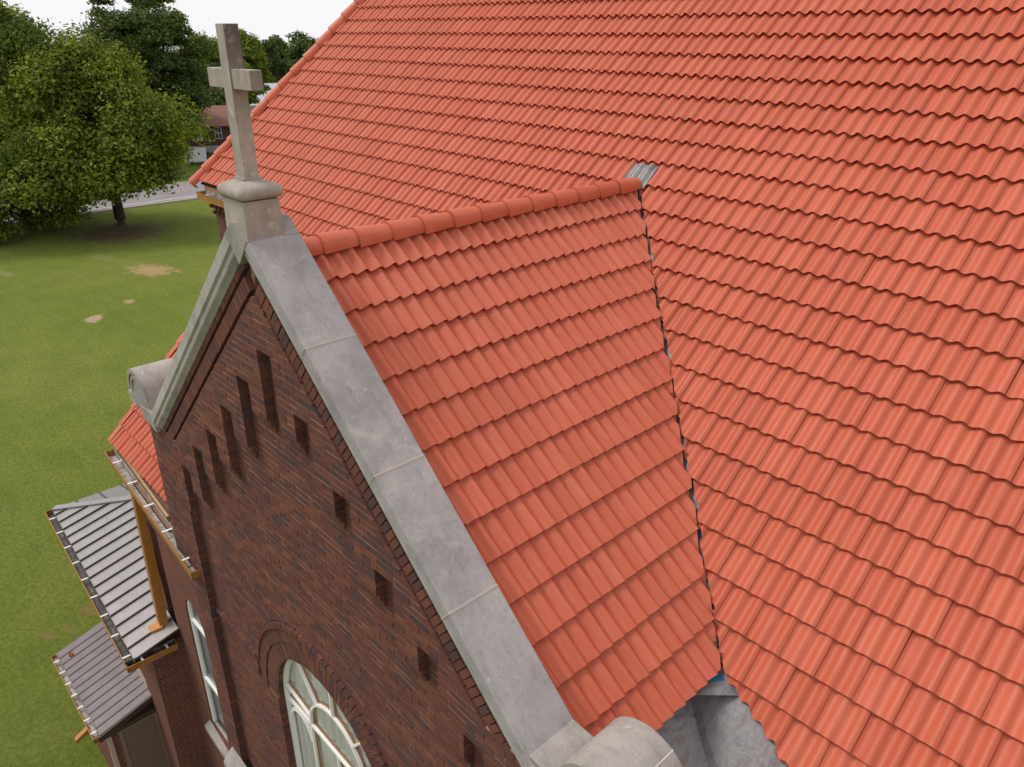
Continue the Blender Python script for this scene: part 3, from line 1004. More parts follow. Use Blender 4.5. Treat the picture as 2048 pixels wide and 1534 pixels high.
def spans(z):
    """brick runs of one course: (x0, x1, face y)"""
    d2 = 0.305
    s_ = (-z - (d2 - .11) * CA) / (SA + .0275 * CA)
    xm = min(HALF, s_ * CA - (d2 - .11 + .0275 * s_) * SA) if s_ > 0 else 0
    if z < -2.97:
        xm = HALF
    if z < -5.16:
        xm = 3.45
    if xm <= .02:
        return []
    edges = [(-xm, None), (xm, None)]
    bp = {-xm, xm, -2.95, 2.95}
    for k in range(-5, 6):
        bp |= {NOT_X + k * NOT_P - NOT_W / 2, NOT_X + k * NOT_P + NOT_W / 2}
    dz = z - WCZ
    if abs(dz) < 1.76 and z > WCZ:
        ww = math.sqrt(max(0, 1.76 ** 2 - dz * dz)); bp |= {-ww, ww}
    elif z <= WCZ:
        bp |= {-WR, WR}
    bp = sorted(b for b in bp if -xm <= b <= xm)
    out = []
    for a_, b_ in zip(bp, bp[1:]):
        if b_ - a_ < 0.004:
            continue
        c = (a_ + b_) / 2
        if z > WCZ and c * c + dz * dz < 1.76 ** 2:
            continue
        if z <= WCZ and abs(c) < WR:
            continue
        y = 0.0
        if abs(c) < 2.95:
            cs_ = c - NOT_X
            k = round(cs_ / NOT_P)
            if abs(cs_ - k * NOT_P) < NOT_W / 2:
                top = NT_TOP(k)
                y = RD if z < top else 0.0
            else:
                j = int(abs(cs_) / NOT_P)
                bt = TB_BOT(j)
                if z < bt:
                    y = RD
                elif z < bt + CH:
                    y = RD * .68
                elif z < bt + 2 * CH:
                    y = RD * .34
        if out and abs(out[-1][2] - y) < 1e-6 and abs(out[-1][1] - a_) < 1e-6:
            out[-1] = (out[-1][0], b_, y)
        else:
            out.append((a_, b_, y))
    return out


nc = int(-ZBOT / CH)
for i in range(2, nc):
    z1 = -i * CH; z0 = z1 - CH; zm = (z0 + z1) / 2
    off = (BL / 2 if i % 2 else 0.0)
    hdr = (i % 6 == 0)
    bl = BL / 2 if hdr else BL
    sp_ = spans(zm)
    for (a_, b_, y) in sp_:
        sl_ = .06 if z1 > -2.9 else .0
        ml = a_ + .014 + (sl_ if a_ == sp_[0][0] else 0); mrr = b_ - .014 - (sl_ if b_ == sp_[-1][1] else 0)
        if mrr > ml:
            mort.box(ml, mrr, y + .0042, 0.36, z0, z1)
        k = math.ceil((a_ - off) / bl)
        cuts = [a_]
        while off + k * bl < b_ - .055:
            if off + k * bl > a_ + .055:
                cuts.append(off + k * bl)
            k += 1
        cuts.append(b_)
        for xa, xb in zip(cuts, cuts[1:]):
            ce = 0
            if z1 > -2.9:
                if xa == sp_[0][0]:
                    ce = -1
                elif xb == sp_[-1][1]:
                    ce = 1
            BR_BOX.append((xa + (.005 if xa > a_ else 0), xb - (.005 if xb < b_ else 0), y, y + RD - .004, z0 + .0055, z1 - .0055, ce))
mort.build_parent = None
front_wall = mort.build('front_wall', 'mortar', church)

BRICKS = []        # 8 corner arrays
for (xa, xb, ya, yb, za, zb, cutend) in BR_BOX:
    e = max(-.005, min(.002, random.gauss(-.0008, .0016)))
    tw = max(-.0015, min(.0015, random.gauss(0, .0009)))
    xa0 = xa1 = xa; xb0 = xb1 = xb
    h_ = (zb - za) / 2 / TA
    if cutend < 0:
        xa0, xa1 = xa - h_, xa + h_
    elif cutend > 0:
        xb0, xb1 = xb + h_, xb - h_
    if xa1 > xb1 - .01:
        continue
    BRICKS.append([(xa0, ya + e + tw, za), (xb0, ya + e - tw, za), (xb0, yb, za), (xa0, yb, za), (xa1, ya + e + tw, zb), (xb1, ya + e - tw, zb), (xb1, yb, zb), (xa1, yb, zb)])


def rake_bricks(d0, d1, sd, y, depth, pitch, s_a, s_b, gap=.010):
    s = s_a
    while s < s_b:
        P_ = []
        e = random.gauss(0, .002)
        for yy_ in (y + e, y + depth):
            for (ss, dd) in ((s, d1), (s + pitch - gap, d1), (s + pitch - gap, d0), (s, d0)):
                x, z = rake2(ss, dd, sd)
                P_.append((x, yy_, z))
        BRICKS.append([P_[0], P_[1], P_[5], P_[4], P_[3], P_[2], P_[6], P_[7]])
        s += pitch


mr = MB()
for sd in (1, -1):
    rake_bricks(0.022, 0.088, sd, 0.000, .10, .0735, .10, 4.58)         # headers under the coping
    rake_bricks(0.126, 0.262, sd, 0.000, .10, .0735, .20, 4.66)         # bricks on end below them
    rake_bricks(0.092, 0.122, sd, 0.050, .05, .22, .15, 4.62)            # sunk course between
    rake_bricks(0.268, 0.300, sd, 0.050, .05, .22, .3, 4.70)            # sunk course above the field
    V = []
    for (s, d) in ((-.1, .01), (4.66, .01), (4.78, .42), (.45, .42)):
        x, z = rake2(s, d, sd)
        V.append((x, z))
    mr.prism(V, 1, .064, .35)
mr.build('rake_backing', 'mortar', church)


# arch rings over the window
def ring_bricks(r0, r1, y, depth, w, a0=0.0, a1=math.pi):
    n = int((a1 - a0) * (r0 + r1) / 2 / w)
    for i in range(n):
        b0 = a0 + (a1 - a0) * (i + .06) / n; b1 = a0 + (a1 - a0) * (i + .94) / n
        e = random.gauss(0, .002)
        P_ = []
        for yy_ in (y + e, y + depth):
            for (r, t) in ((r0, b0), (r0, b1), (r1, b1), (r1, b0)):
                P_.append((r * math.cos(t), yy_, WCZ + r * math.sin(t)))
        BRICKS.append([P_[0], P_[1], P_[5], P_[4], P_[3], P_[2], P_[6], P_[7]])


ring_bricks(1.275, 1.505, RD, .10, .0735)
ring_bricks(1.515, 1.74, RD - .012, .10, .0735)
ring_bricks(1.695, 1.765, RD - .034, .08, .105, .05, math.pi - .05)
rg = MB()
for i in range(40):
    a0, a1 = math.pi * i / 40, math.pi * (i + 1) / 40
    P_ = []
    for y in (RD + .012, .36):
        P_ += [(1.27 * math.cos(a0), y, WCZ + 1.27 * math.sin(a0)), (1.765 * math.cos(a0), y, WCZ + 1.765 * math.sin(a0)), (1.765 * math.cos(a1), y, WCZ + 1.765 * math.sin(a1)), (1.27 * math.cos(a1), y, WCZ + 1.27 * math.sin(a1))]
    rg.hexa(P_)
rg.build('arch_backing', 'mortar', church)
# string course at the foot of the arch hood
for sd in (1, -1):
    x = 1.68
    while x < 2.86:
        xa, xb = sorted((sd * x, sd * (x + .098)))
        BRICKS.append([(xa, RD - .05, -5.66), (xb, RD - .05, -5.66), (xb, RD + .03, -5.66), (xa, RD + .03, -5.66), (xa, RD - .05, -5.595), (xb, RD - .05, -5.595), (xb, RD + .03, -5.595), (xa, RD + .03, -5.595)])
        x += .108

bs = np.zeros(len(BRICKS))
BA = np.array(BRICKS)
Q = project(BA.reshape(-1, 3)).reshape(-1, 8, 2)
fr = Q[:, [0, 1, 5, 4]]
ar = 0.5 * np.abs(sum(fr[:, i, 0] * fr[:, (i + 1) % 4, 1] - fr[:, (i + 1) % 4, 0] * fr[:, i, 1] for i in range(4)))
ins = ((Q[:, :, 0] > 0) & (Q[:, :, 0] < 2048) & (Q[:, :, 1] > 0) & (Q[:, :, 1] < 1534)).all(1)
# a brick hidden under the coping's overhang does not count
dd = (-TA * np.abs(BA[:, :, 0].mean(1)) - BA[:, :, 2].mean(1)) * CA
ar = ar * ins * (dd > .02)
own_b = set(np.argsort(ar)[::-1][:300])
BF = [(0, 3, 2, 1), (4, 5, 6, 7), (0, 1, 5, 4), (1, 2, 6, 5), (2, 3, 7, 6), (3, 0, 4, 7)]
fieldb = MB()
for i, P_ in enumerate(BRICKS):
    if i in own_b:
        mk('brick', P_, BF, 'brick', front_wall)
    else:
        fieldb.add(P_, BF)
fieldb.build('brick_field', 'brick', front_wall)['kind'] = 'stuff'

# lower walls: the plain brickwork below and behind, with the wing to the west
w = MB()
w.box(-3.4, HALF - .02, .12, .6, -GZ, ZBOT)
w.box(-3.4, HALF - .02, .38, .6, ZBOT, -3.05)
w.build('lower_wall', 'far_brickwork', church)
ww = MB()


def wbox(mb, x0, x1, ya, yb, z0, z1, mi=0):
    mb.hexa([(x0, skew(x0, ya), z0), (x1, skew(x1, ya), z0), (x1, skew(x1, yb), z0), (x0, skew(x0, yb), z0),
             (x0, skew(x0, ya), z1), (x1, skew(x1, ya), z1), (x1, skew(x1, yb), z1), (x0, skew(x0, yb), z1)], mi)


PX0, PX1 = -5.72, -5.30                                # narrow sunk strip beside the corner
LWX, LWR, LWZ0, LWZ1 = -3.98, .42, -9.12, -6.64        # the narrow window
WYF, WYB = 0.0, 0.5
wbox(ww, -6.22, PX0, WYF, WYB, -GZ, -5.05)
wbox(ww, PX0, PX1, WYF + .12, WYB, -GZ, -5.6)
wbox(ww, PX0, PX1, WYF, WYB, -5.6, -5.05)
wbox(ww, PX1, LWX - LWR, WYF, WYB, -GZ, -5.05)
wbox(ww, LWX + LWR, -3.452, WYF, WYB, -GZ, -5.162)
wbox(ww, LWX - LWR, LWX + LWR, WYF, WYB, -GZ, LWZ0)
wbox(ww, LWX - LWR, LWX + LWR, WYF, WYB, LWZ1 + LWR, -5.162)
n = 12
for i in range(n):
    a0, a1 = math.pi * i / n, math.pi * (i + 1) / n
    xa, za = LWX + LWR * math.cos(a0), LWZ1 + LWR * math.sin(a0)
    xb, zb = LWX + LWR * math.cos(a1), LWZ1 + LWR * math.sin(a1)
    zt_ = LWZ1 + LWR + .001
    ww.hexa([(xb, skew(xb, WYF), zb), (xa, skew(xa, WYF), za), (xa, skew(xa, WYB), za), (xb, skew(xb, WYB), zb),
             (xb, skew(xb, WYF), zt_), (xa, skew(xa, WYF), zt_), (xa, skew(xa, WYB), zt_), (xb, skew(xb, WYB), zt_)])
ww.box(-6.22, -5.9, .45, 4.4, -GZ, -5.15)
ww.build('wing_wall', 'far_brickwork', church)
# brick parapet flanks above the low roof
fl = MB()
for sd in (1, -1):
    fl.hexa([(sd * 3.62, .02, -5.0), (sd * HALF, .02, -5.0), (sd * HALF, .36, -5.0), (sd * 3.62, .36, -5.0), (sd * 3.62, .02, -2.84), (sd * HALF, .02, -2.84), (sd * HALF, .36, -2.84), (sd * 3.62, .36, -2.84)])
fl.hexa([(-3.75, .36, -5.0), (-3.6, .36, -5.0), (-3.6, 2.1, -3.2), (-3.75, 2.1, -3.2), (-3.75, .36, -3.05), (-3.6, .36, -3.05), (-3.6, 2.1, -3.05), (-3.75, 2.1, -3.05)])
fl.build('parapet_flank', 'far_brickwork', church)

# ------------------------------------------------------------------ great window
win = MB()


def arc_bar(mb, cx, cz, r0, r1, a0, a1, y0, y1, n=28, mi=0):
    for i in range(n):
        t0, t1 = a0 + (a1 - a0) * i / n, a0 + (a1 - a0) * (i + 1) / n
        P_ = []
        for y in (y0, y1):
            P_ += [(cx + r0 * math.cos(t0), y, cz + r0 * math.sin(t0)), (cx + r1 * math.cos(t0), y, cz + r1 * math.sin(t0)),
                   (cx + r1 * math.cos(t1), y, cz + r1 * math.sin(t1)), (cx + r0 * math.cos(t1), y, cz + r0 * math.sin(t1))]
        mb.hexa(P_, mi)


def bar(mb, xa, za, xb, zb, w_, y0, y1, mi=0):
    dx, dz = xb - xa, zb - za
    l = math.hypot(dx, dz); nx, nz = -dz / l * w_ / 2, dx / l * w_ / 2
    mb.hexa([(xa - nx, y0, za - nz), (xb - nx, y0, zb - nz), (xb - nx, y1, zb - nz), (xa - nx, y1, za - nz),
             (xa + nx, y0, za + nz), (xb + nx, y0, zb + nz), (xb + nx, y1, zb + nz), (xa + nx, y1, za + nz)], mi)


arc_bar(win, 0, WCZ, WR - .042, WR, 0, math.pi, WY - .04, WY + .03, 40)
for sd in (1, -1):
    win.box(sd * (WR - .03) - .03, sd * (WR - .03) + .03, WY - .04, WY + .03, ZBOT, WCZ)
big = win.build('arched_window', 'white_wood', church)
tr = MB(); br = MB()
IR = .60
arc_bar(tr, 0, WCZ, IR + .008, IR + .036, 0, math.pi, WY - .035, WY, 28)
arc_bar(br, 0, WCZ, IR, IR + .044, 0, math.pi, WY, WY + .03, 28)
for dg in (10, 50, 90, 130, 170):
    c_, s_ = math.cos(R(dg)), math.sin(R(dg))
    for mb, wd, ya, yb in ((tr, .024, WY - .034, WY), (br, .040, WY + .001, WY + .03)):
        bar(mb, (IR + .04) * c_, WCZ + (IR + .04) * s_, (WR - .055) * c_, WCZ + (WR - .055) * s_, wd, ya, yb)
for zt_ in (WCZ - .02, -8.0):
    for mb, wd, ya, yb in ((tr, .034, WY - .033, WY), (br, .05, WY + .001, WY + .029)):
        bar(mb, -WR + .06, zt_, WR - .06, zt_, wd, ya, yb)
for x in (-.62, 0.0, .62):
    for mb, wd, ya, yb in ((tr, .026, WY - .032, WY), (br, .042, WY + .001, WY + .028)):
        bar(mb, x, ZBOT, x, WCZ - .05, wd, ya, yb)
for x in (-.93, .93):
    arc_bar(tr, x, WCZ - .35, .24, .285, 0, math.pi, WY - .03, WY, 14)
tr.build('tracery', 'white_wood', big)
br.build('tracery_back', 'tan_wood', big)
gp = [(WR - .04) * 1.0]
gpoly = [((WR - .04) * math.cos(t), WCZ + (WR - .04) * math.sin(t)) for t in np.linspace(0, math.pi, 30)] + [(-WR + .04, ZBOT), (WR - .04, ZBOT)]
mk('pane', [(x, WY + .012, z) for x, z in gpoly], [tuple(range(len(gpoly)))], 'window_glass', big)
cv, cf = [], []
nf = 90
for i in range(nf + 1):
    x = -1.3 + 2.6 * i / nf
    for z in (ZBOT, -4.7):
        cv.append((x, .283 + .009 * math.sin(i * 1.35) + .005 * math.sin(i * .37), z))
for i in range(nf):
    cf.append((i * 2, i * 2 + 2, i * 2 + 3, i * 2 + 1))
mk('curtain', cv, cf, 'curtain', big, True)
rv = MB()
arc_bar(rv, 0, WCZ, WR, WR + .01, 0, math.pi, RD + .02, .40, 40)
rv.build('window_reveal', 'far_brickwork', big)

# narrow window in the sunk bay of the wing
nw = MB()
y_ = skew(LWX, .075)
arc_bar(nw, LWX, LWZ1, LWR - .05, LWR - .002, 0, math.pi, y_ - .03, y_ + .03, 18)
for sd in (1, -1):
    nw.box(LWX + sd * (LWR - .026) - .024, LWX + sd * (LWR - .026) + .024, y_ - .03, y_ + .03, LWZ0 + .02, LWZ1)
for z in (-6.80, -8.05):
    nw.box(LWX - LWR + .05, LWX + LWR - .05, y_ - .028, y_ + .02, z - .025, z + .025)
nwo = nw.build('narrow_window', 'white_wood', church)
gpoly = [(LWX + (LWR - .04) * math.cos(t), LWZ1 + (LWR - .04) * math.sin(t)) for t in np.linspace(0, math.pi, 16)] + [(LWX - LWR + .04, LWZ0), (LWX + LWR - .04, LWZ0)]
mk('pane', [(x, y_ + .012, z) for x, z in gpoly], [tuple(range(len(gpoly)))], 'window_glass', nwo)
mk('blind', [(x, y_ + .06, z) for x, z in gpoly], [tuple(range(len(gpoly)))], 'grey_blind', nwo)
sl = MB()
sl.hexa([(LWX - .50, y_ - .16, LWZ0 - .16), (LWX + .50, y_ - .18, LWZ0 - .16), (LWX + .52, y_ + .02, LWZ0 - .16), (LWX - .50, y_ + .02, LWZ0 - .16),
         (LWX - .50, y_ - .16, LWZ0 - .06), (LWX + .50, y_ - .18, LWZ0 - .06), (LWX + .52, y_ + .02, LWZ0 + .02), (LWX - .52, y_ + .02, LWZ0 + .02)])
sl.build('sill', 'limestone_warm', nwo, bevel=.008)
st = MB()
st.hexa([(-3.30, -.18, -9.05), (-2.70, -.18, -9.05), (-2.70, .0, -9.05), (-3.30, .0, -9.05), (-3.30, -.18, -8.88), (-2.70, -.18, -8.88), (-2.70, .0, -8.68), (-3.30, .0, -8.68)])
st.build('pilaster_stone', 'limestone_warm', church, bevel=.01)

# ------------------------------------------------------------------ gutters and downspouts


def gutter(name, pa, pb, width, depth, parent, inward, straps=7, ends=True, mats=('copper_paint', 'gutter_lining', 'white_metal')):
    """open box gutter from pa to pb (its outer top edge); inward = unit vector towards the building"""
    pa, pb, iw = Vector(pa), Vector(pb), Vector(inward).normalized()
    up = Vector((0, 0, 1)); t = .008
    d = (pb - pa).normalized()
    g = MB()

    def slab(o, q, w_, h_, mi):
        P_ = []
        for hh in (0, h_):
            for p in (pa, pb):
                pass
        a0 = pa + o; b0 = pb + o
        V = [a0, b0, b0 + w_, a0 + w_, a0 + h_, b0 + h_, b0 + w_ + h_, a0 + w_ + h_]
        g.hexa([tuple(v) for v in V], mi)
    slab(up * -depth, None, iw * t, up * depth, 0)                                       # outer face
    slab(iw * t + up * -(depth - .02), None, iw * .003, up * (depth - .03), 1)           # its lining
    slab(up * -depth + iw * t, None, iw * (width - t), up * .02, 0)
    slab(up * -(depth - .022) + iw * .012, None, iw * (width - .024), up * .004, 1)
    slab(iw * (width - t) + up * -depth, None, iw * t, up * (depth + .03), 1)
    slab(iw * -.006 + up * -.022, None, iw * .006, up * .022, 0)                         # rolled lip
    if ends:
        for p, s_ in ((pa, 1), (pb, -1)):
            V0 = p + up * -depth
            V = [V0, V0 + iw * width, V0 + iw * width + d * (s_ * t), V0 + d * (s_ * t)]
            g.hexa([tuple(v) for v in V] + [tuple(v + up * (depth + .002)) for v in V], 0)
    o = g.build(name, list(mats[:2]), parent)
    L = (pb - pa).length
    for k in range(straps):
        c = pa + d * (L * (k + .6) / straps)
        s_ = MB()
        V = [c - d * .018, c + d * .018, c + d * .018 + iw * width, c - d * .018 + iw * width]
        s_.hexa([tuple(v + up * .002) for v in V] + [tuple(v + up * .010) for v in V])
        s_.build('gutter_strap', mats[2], o)
    return o


gutter('gutter', (-7.42, .105, -5.01), (-3.08, -.115, -5.01), .155, .13, church, (0.05, 1, 0), 5)
# small bolts along its bed
fb = MB()
fb.hexa([(-7.45, skew(-7.45, .10), -5.16), (-4.6, skew(-4.6, .06), -5.16), (-4.6, skew(-4.6, .10), -5.16), (-7.45, skew(-7.45, .14), -5.16),
         (-7.45, skew(-7.45, .10), -4.97), (-4.6, skew(-4.6, .06), -4.97), (-4.6, skew(-4.6, .10), -4.97), (-7.45, skew(-7.45, .14), -4.97)])
fb.build('eave_board', 'tan_board', church)
ds = MB()


def sq_tube(mb, a_, b_, w_, d_, mi=0):
    (xa, ya, za), (xb, yb, zb) = a_, b_
    mb.hexa([(xb, yb, zb), (xb + w_, yb - .02, zb), (xb + w_, yb + d_, zb), (xb, yb + d_, zb), (xa, ya, za), (xa + w_, ya - .02, za), (xa + w_, ya + d_, za), (xa, ya + d_, za)], mi)


sq_tube(ds, (-6.10, .06, -5.13), (-5.66, -.12, -7.66), .21, .13)
ds.hexa([(-5.66, -.27, -7.70), (-5.48, -.28, -7.70), (-5.42, -.10, -7.67), (-5.66, -.10, -7.67), (-5.66, -.27, -7.60), (-5.48, -.28, -7.60), (-5.42, -.10, -7.55), (-5.66, -.10, -7.55)])
ds.build('downspout', 'copper_paint', church)

# upper eave of the nave and the apse corner
ub = MB()
ub.box(-11.0, -7.6, 4.06, 4.10, -1.66, -1.27)
ub.hexa([(-14.4, 7.56, -1.66), (-11.0, 4.06, -1.66), (-11.0, 4.10, -1.66), (-14.4, 7.6, -1.66), (-14.4, 7.56, -1.27), (-11.0, 4.06, -1.27), (-11.0, 4.10, -1.27), (-14.4, 7.6, -1.27)])
ub.build('apse_fascia', 'tan_board', church)
gutter('apse_gutter', (-11.0, 3.86, -1.42), (-7.6, 3.86, -1.42), .18, .15, church, (0, 1, 0), 4)
nw_ = MB()
nw_.prism([(-11.0, 4.22), (-7.0, 4.22), (-7.0, 4.6), (-10.85, 4.6), (-14.2, 7.95), (-14.5, 7.72)], 2, -GZ, -1.62)
nw_.prism([(-11.0, 20.4), (11.0, 20.4), (11.0, 20.0), (-11, 20.0)], 2, -GZ, -1.62)
nw_.build('apse_wall', 'far_brickwork', church)
dn = MB()
for row, (zz, yy2) in enumerate(((-1.72, 4.10), (-1.87, 4.15))):
    x = -11.02
    while x < -7.6:
        dn.box(x, x + .11, yy2, 4.24, zz - .07, zz)
        x += .22
dn.build('corbel_table', 'brick', church)

# ------------------------------------------------------------------ stone cross
cross = thing('stone_cross', (0, .12, .28), 'weathered grey stone cross on a moulded pedestal at the gable peak', 'cross')
XC, YCR = 0.02, 0.115


def tbox(x0, x1, y0, y1, z0, z1, tx=0, ty=0):
    return [(x0, y0, z0), (x1, y0, z0), (x1, y1, z0), (x0, y1, z0), (x0 + tx, y0 + ty, z1), (x1 - tx, y0 + ty, z1), (x1 - tx, y1 - ty, z1), (x0 + tx, y1 - ty, z1)]


MB().hexa(tbox(-.188, .198, -.060, .262, .15, .543, .004, .004)).build('pedestal', 'cross_stone', cross, bevel=.006)
mo = MB()
sec = [(.170, .547), (.205, .556), (.222, .580), (.226, .612), (.214, .640), (.180, .662), (.135, .676), (.098, .684)]
V, F = [], []
for (hw, z) in sec:
    hy = hw * .86
    rr = hw * .18
    for (sx_, sy_) in ((1, 1), (-1, 1), (-1, -1), (1, -1)):
        for q in range(4):
            a = {(1, 1): 0, (-1, 1): 90, (-1, -1): 180, (1, -1): 270}[(sx_, sy_)] + 30 * q
            V.append((XC - .012 + sx_ * (hw - rr) + rr * math.cos(R(a)), YCR - .012 + sy_ * (hy - rr) + rr * math.sin(R(a)), z))
for j in range(len(sec) - 1):
    for i in range(16):
        F.append((j * 16 + i, j * 16 + (i + 1) % 16, (j + 1) * 16 + (i + 1) % 16, (j + 1) * 16 + i))
F.append(tuple(range(16))[::-1]); F.append(tuple(range((len(sec) - 1) * 16, len(sec) * 16)))
mk('base_moulding', V, F, 'cross_stone', cross, True)
MB().hexa(tbox(-.098, .078, .025, .190, .682, .708)).build('plinth', 'cross_stone', cross, bevel=.003)
MB().hexa(tbox(-.082, .062, .045, .172, .706, 1.830, .004, .004)).build('shaft', 'cross_stone', cross, bevel=.004)
MB().hexa(tbox(-.375, .365, .060, .158, 1.375, 1.517)).build('arm', 'cross_stone', cross, bevel=.004)

# ------------------------------------------------------------------ annex with a standing seam roof
annex = thing('metal_roofed_annex', (-8, 1, -GZ), 'brick annex under a pale standing seam metal roof with orange gutters beside the lawn', 'annex')
AX0, AX1 = -11.0, -5.10
AZ = -7.76
SL = 0.24


def ay(x, y):
    return y + 0.0418 * (AX1 - x)


roofz = lambda dy: AZ + .015 + SL * dy
EY = -0.70
aw = MB()
aw.hexa([(AX0 + .35, ay(AX0, -.42), -GZ), (AX1 - .15, ay(AX1, -.42), -GZ), (AX1 - .15, .3, -GZ), (AX0 + .35, 3.9, -GZ),
         (AX0 + .35, ay(AX0, -.42), AZ - .05), (AX1 - .15, ay(AX1, -.42), AZ - .05), (AX1 - .15, .3, AZ - .05), (AX0 + .35, 3.9, AZ - .05)])
aw.build('wall', 'far_brickwork', annex)
npan = 17
pw = (AX1 - .06 - AX0) / npan
for k in range(npan):
    xa, xb = AX0 + pw * k, AX0 + pw * (k + 1)
    ya_, yb_ = ay(xa, EY), ay(xb, EY)
    # the hip cuts the panels at the far end: depth grows from the corner
    da, db = (xa - AX0) * 1.0, (xb - AX0) * 1.0
    lim = 4.4
    xm_ = (xa + xb) / 2
    wall_d = 4.4 if xm_ < -6.3 else 0.78 + .0418 * (AX1 - xm_) * 0
    da, db = min(max(da, .02), wall_d), min(max(db, .02), wall_d)
    p_ = MB()
    e = .004
    bulge = random.gauss(0, .004)
    p_.add([(xa, ya_, roofz(0)), (xb, yb_, roofz(0)), (xb, yb_ + db, roofz(db) + bulge), (xa, ya_ + da, roofz(da) + bulge)], [(0, 1, 2, 3)])
    p_.add([(xa, ya_, roofz(0)), (xb, yb_, roofz(0)), (xb, yb_, roofz(0) - .05), (xa, ya_, roofz(0) - .05)], [(0, 3, 2, 1)])
    po = p_.build('roof_panel', 'seam_metal', annex)
    s_ = MB()
    hgt = .035
    s_.hexa([(xb - .007, yb_, roofz(0)), (xb + .007, yb_, roofz(0)), (xb + .007, yb_ + db, roofz(db)), (xb - .007, yb_ + db, roofz(db)),
             (xb - .008, yb_, roofz(0) + hgt), (xb + .008, yb_, roofz(0) + hgt), (xb + .008, yb_ + db, roofz(db) + hgt), (xb - .008, yb_ + db, roofz(db) + hgt)])
    s_.build('seam', 'seam_edge', po)
# far hip end
hy = ay(AX0, EY)
for k in range(9):
    ya_, yb_ = hy + k * .48, hy + (k + 1) * .48
    da, db = ya_ - hy, yb_ - hy
    p_ = MB()
    p_.add([(AX0 + .01, ya_, roofz(0)), (AX0 + .01 + da, ya_, roofz(da)), (AX0 + .01 + db, yb_, roofz(db)), (AX0 + .01, yb_, roofz(0))], [(0, 1, 2, 3)])
    po = p_.build('roof_panel', 'seam_metal', annex)
    s_ = MB()
    s_.hexa([(AX0, yb_ - .01, roofz(0)), (AX0 + db, yb_ - .01, roofz(db)), (AX0 + db, yb_ + .01, roofz(db)), (AX0, yb_ + .01, roofz(0)),
             (AX0, yb_ - .01, roofz(0) + .03), (AX0 + db, yb_ - .01, roofz(db) + .03), (AX0 + db, yb_ + .01, roofz(db) + .03), (AX0, yb_ + .01, roofz(0) + .03)])
    s_.build('seam', 'seam_edge', po)
hp = MB()
hp.hexa([(AX0 - .02, hy + .10, roofz(0) + .01), (AX0 + .10, hy - .02, roofz(0) + .01), (AX0 + 4.1, hy + 3.98, roofz(4.0) + .02), (AX0 + 3.98, hy + 4.1, roofz(4.0) + .02),
         (AX0 - .02, hy + .10, roofz(0) + .04), (AX0 + .10, hy - .02, roofz(0) + .04), (AX0 + 4.1, hy + 3.98, roofz(4.0) + .06), (AX0 + 3.98, hy + 4.1, roofz(4.0) + .06)])
hp.build('hip_flashing', 'seam_metal', annex)
gutter('gutter', (AX0, ay(AX0, -.835), AZ), (AX1, -.835, AZ), .13, .12, annex, (0.04, 1, 0), 9, mats=('copper_paint', 'dark_lining', 'white_metal'))
gutter('end_gutter', (AX1 + .004, -.835, AZ - .002), (AX1 + .004, -.01, AZ - .002), .12, .12, annex, (-1, 0, 0), 2, mats=('copper_paint', 'dark_lining', 'white_metal'))

# ------------------------------------------------------------------ low porch
porch = thing('low_porch', (-7.7, -.9, -GZ), 'low porch with a dark ribbed metal roof and brown door against the annex', 'porch')
SX0, SX1, SY0, SY1 = -9.12, -6.34, -1.36, -.36
pz0, pz1 = -9.99, -9.70
for k in range(13):
    xa, xb = SX0 + (SX1 - SX0) * k / 13, SX0 + (SX1 - SX0) * (k + 1) / 13
    p_ = MB()
    p_.add([(xa, SY0, pz0), (xb, SY0, pz0), (xb, SY1, pz1), (xa, SY1, pz1)], [(0, 1, 2, 3)])
    for q in range(4):
        xx = xa + (xb - xa) * (q + .5) / 4.6
        p_.add([(xx - .008, SY0, pz0), (xx, SY0, pz0 + .006), (xx, SY1, pz1 + .006), (xx - .008, SY1, pz1), (xx + .008, SY0, pz0), (xx + .008, SY1, pz1)], [(0, 1, 2, 3), (1, 4, 5, 2)])
    p_.add([(xb - .014, SY0, pz0), (xb - .006, SY0, pz0 + .022), (xb - .006, SY1, pz1 + .022), (xb - .014, SY1, pz1), (xb + .002, SY0, pz0 + .022), (xb + .010, SY0, pz0), (xb + .010, SY1, pz1), (xb + .002, SY1, pz1 + .022)],
           [(0, 1, 2, 3), (1, 4, 7, 2), (4, 5, 6, 7)])
    p_.build('roof_panel', 'ribbed_metal', porch)
tb_ = MB()
tb_.box(SX1 - .02, SX1 + .03, SY0 - .02, SY1, pz0 - .12, pz0 - .02)
tb_.hexa([(SX1 - .02, SY0 - .02, pz0 - .14), (SX1 + .04, SY0 - .02, pz0 - .14), (SX1 + .04, SY1, pz1 - .10), (SX1 - .02, SY1, pz1 - .10), (SX1 - .02, SY0 - .02, pz0 - .01), (SX1 + .04, SY0 - .02, pz0 - .01), (SX1 + .04, SY1, pz1 + .02), (SX1 - .02, SY1, pz1 + .02)])
tb_.build('barge_board', 'barge_paint', porch)
rs = MB(); rs.prism([(-8.78 + .07 * math.cos(a), -1.15 + .045 * math.sin(a)) for a in np.linspace(0, 2 * math.pi, 9)[:-1]], 2, -9.915, -9.895); rs.build('rust_patch', 'rust', porch)
pf = MB()
pf.box(SX0, SX1 + .2, SY1, SY1 + .03, pz1 - .05, pz1 + .22)
pf.build('wall_flashing', 'beige_render', porch)
pwl = MB()
pwl.box(SX0 + .1, SX1 - .06, SY0 + .16, SY1 - .02, -GZ, pz0 - .03)
pwl.build('wall', 'far_brickwork', porch)
pc = MB(); pc.box(SX1 - .13, SX1 - .04, SY0 + .10, SY0 + .18, -GZ, pz0 - .1); pc.build('corner_post', 'beige_render', porch)
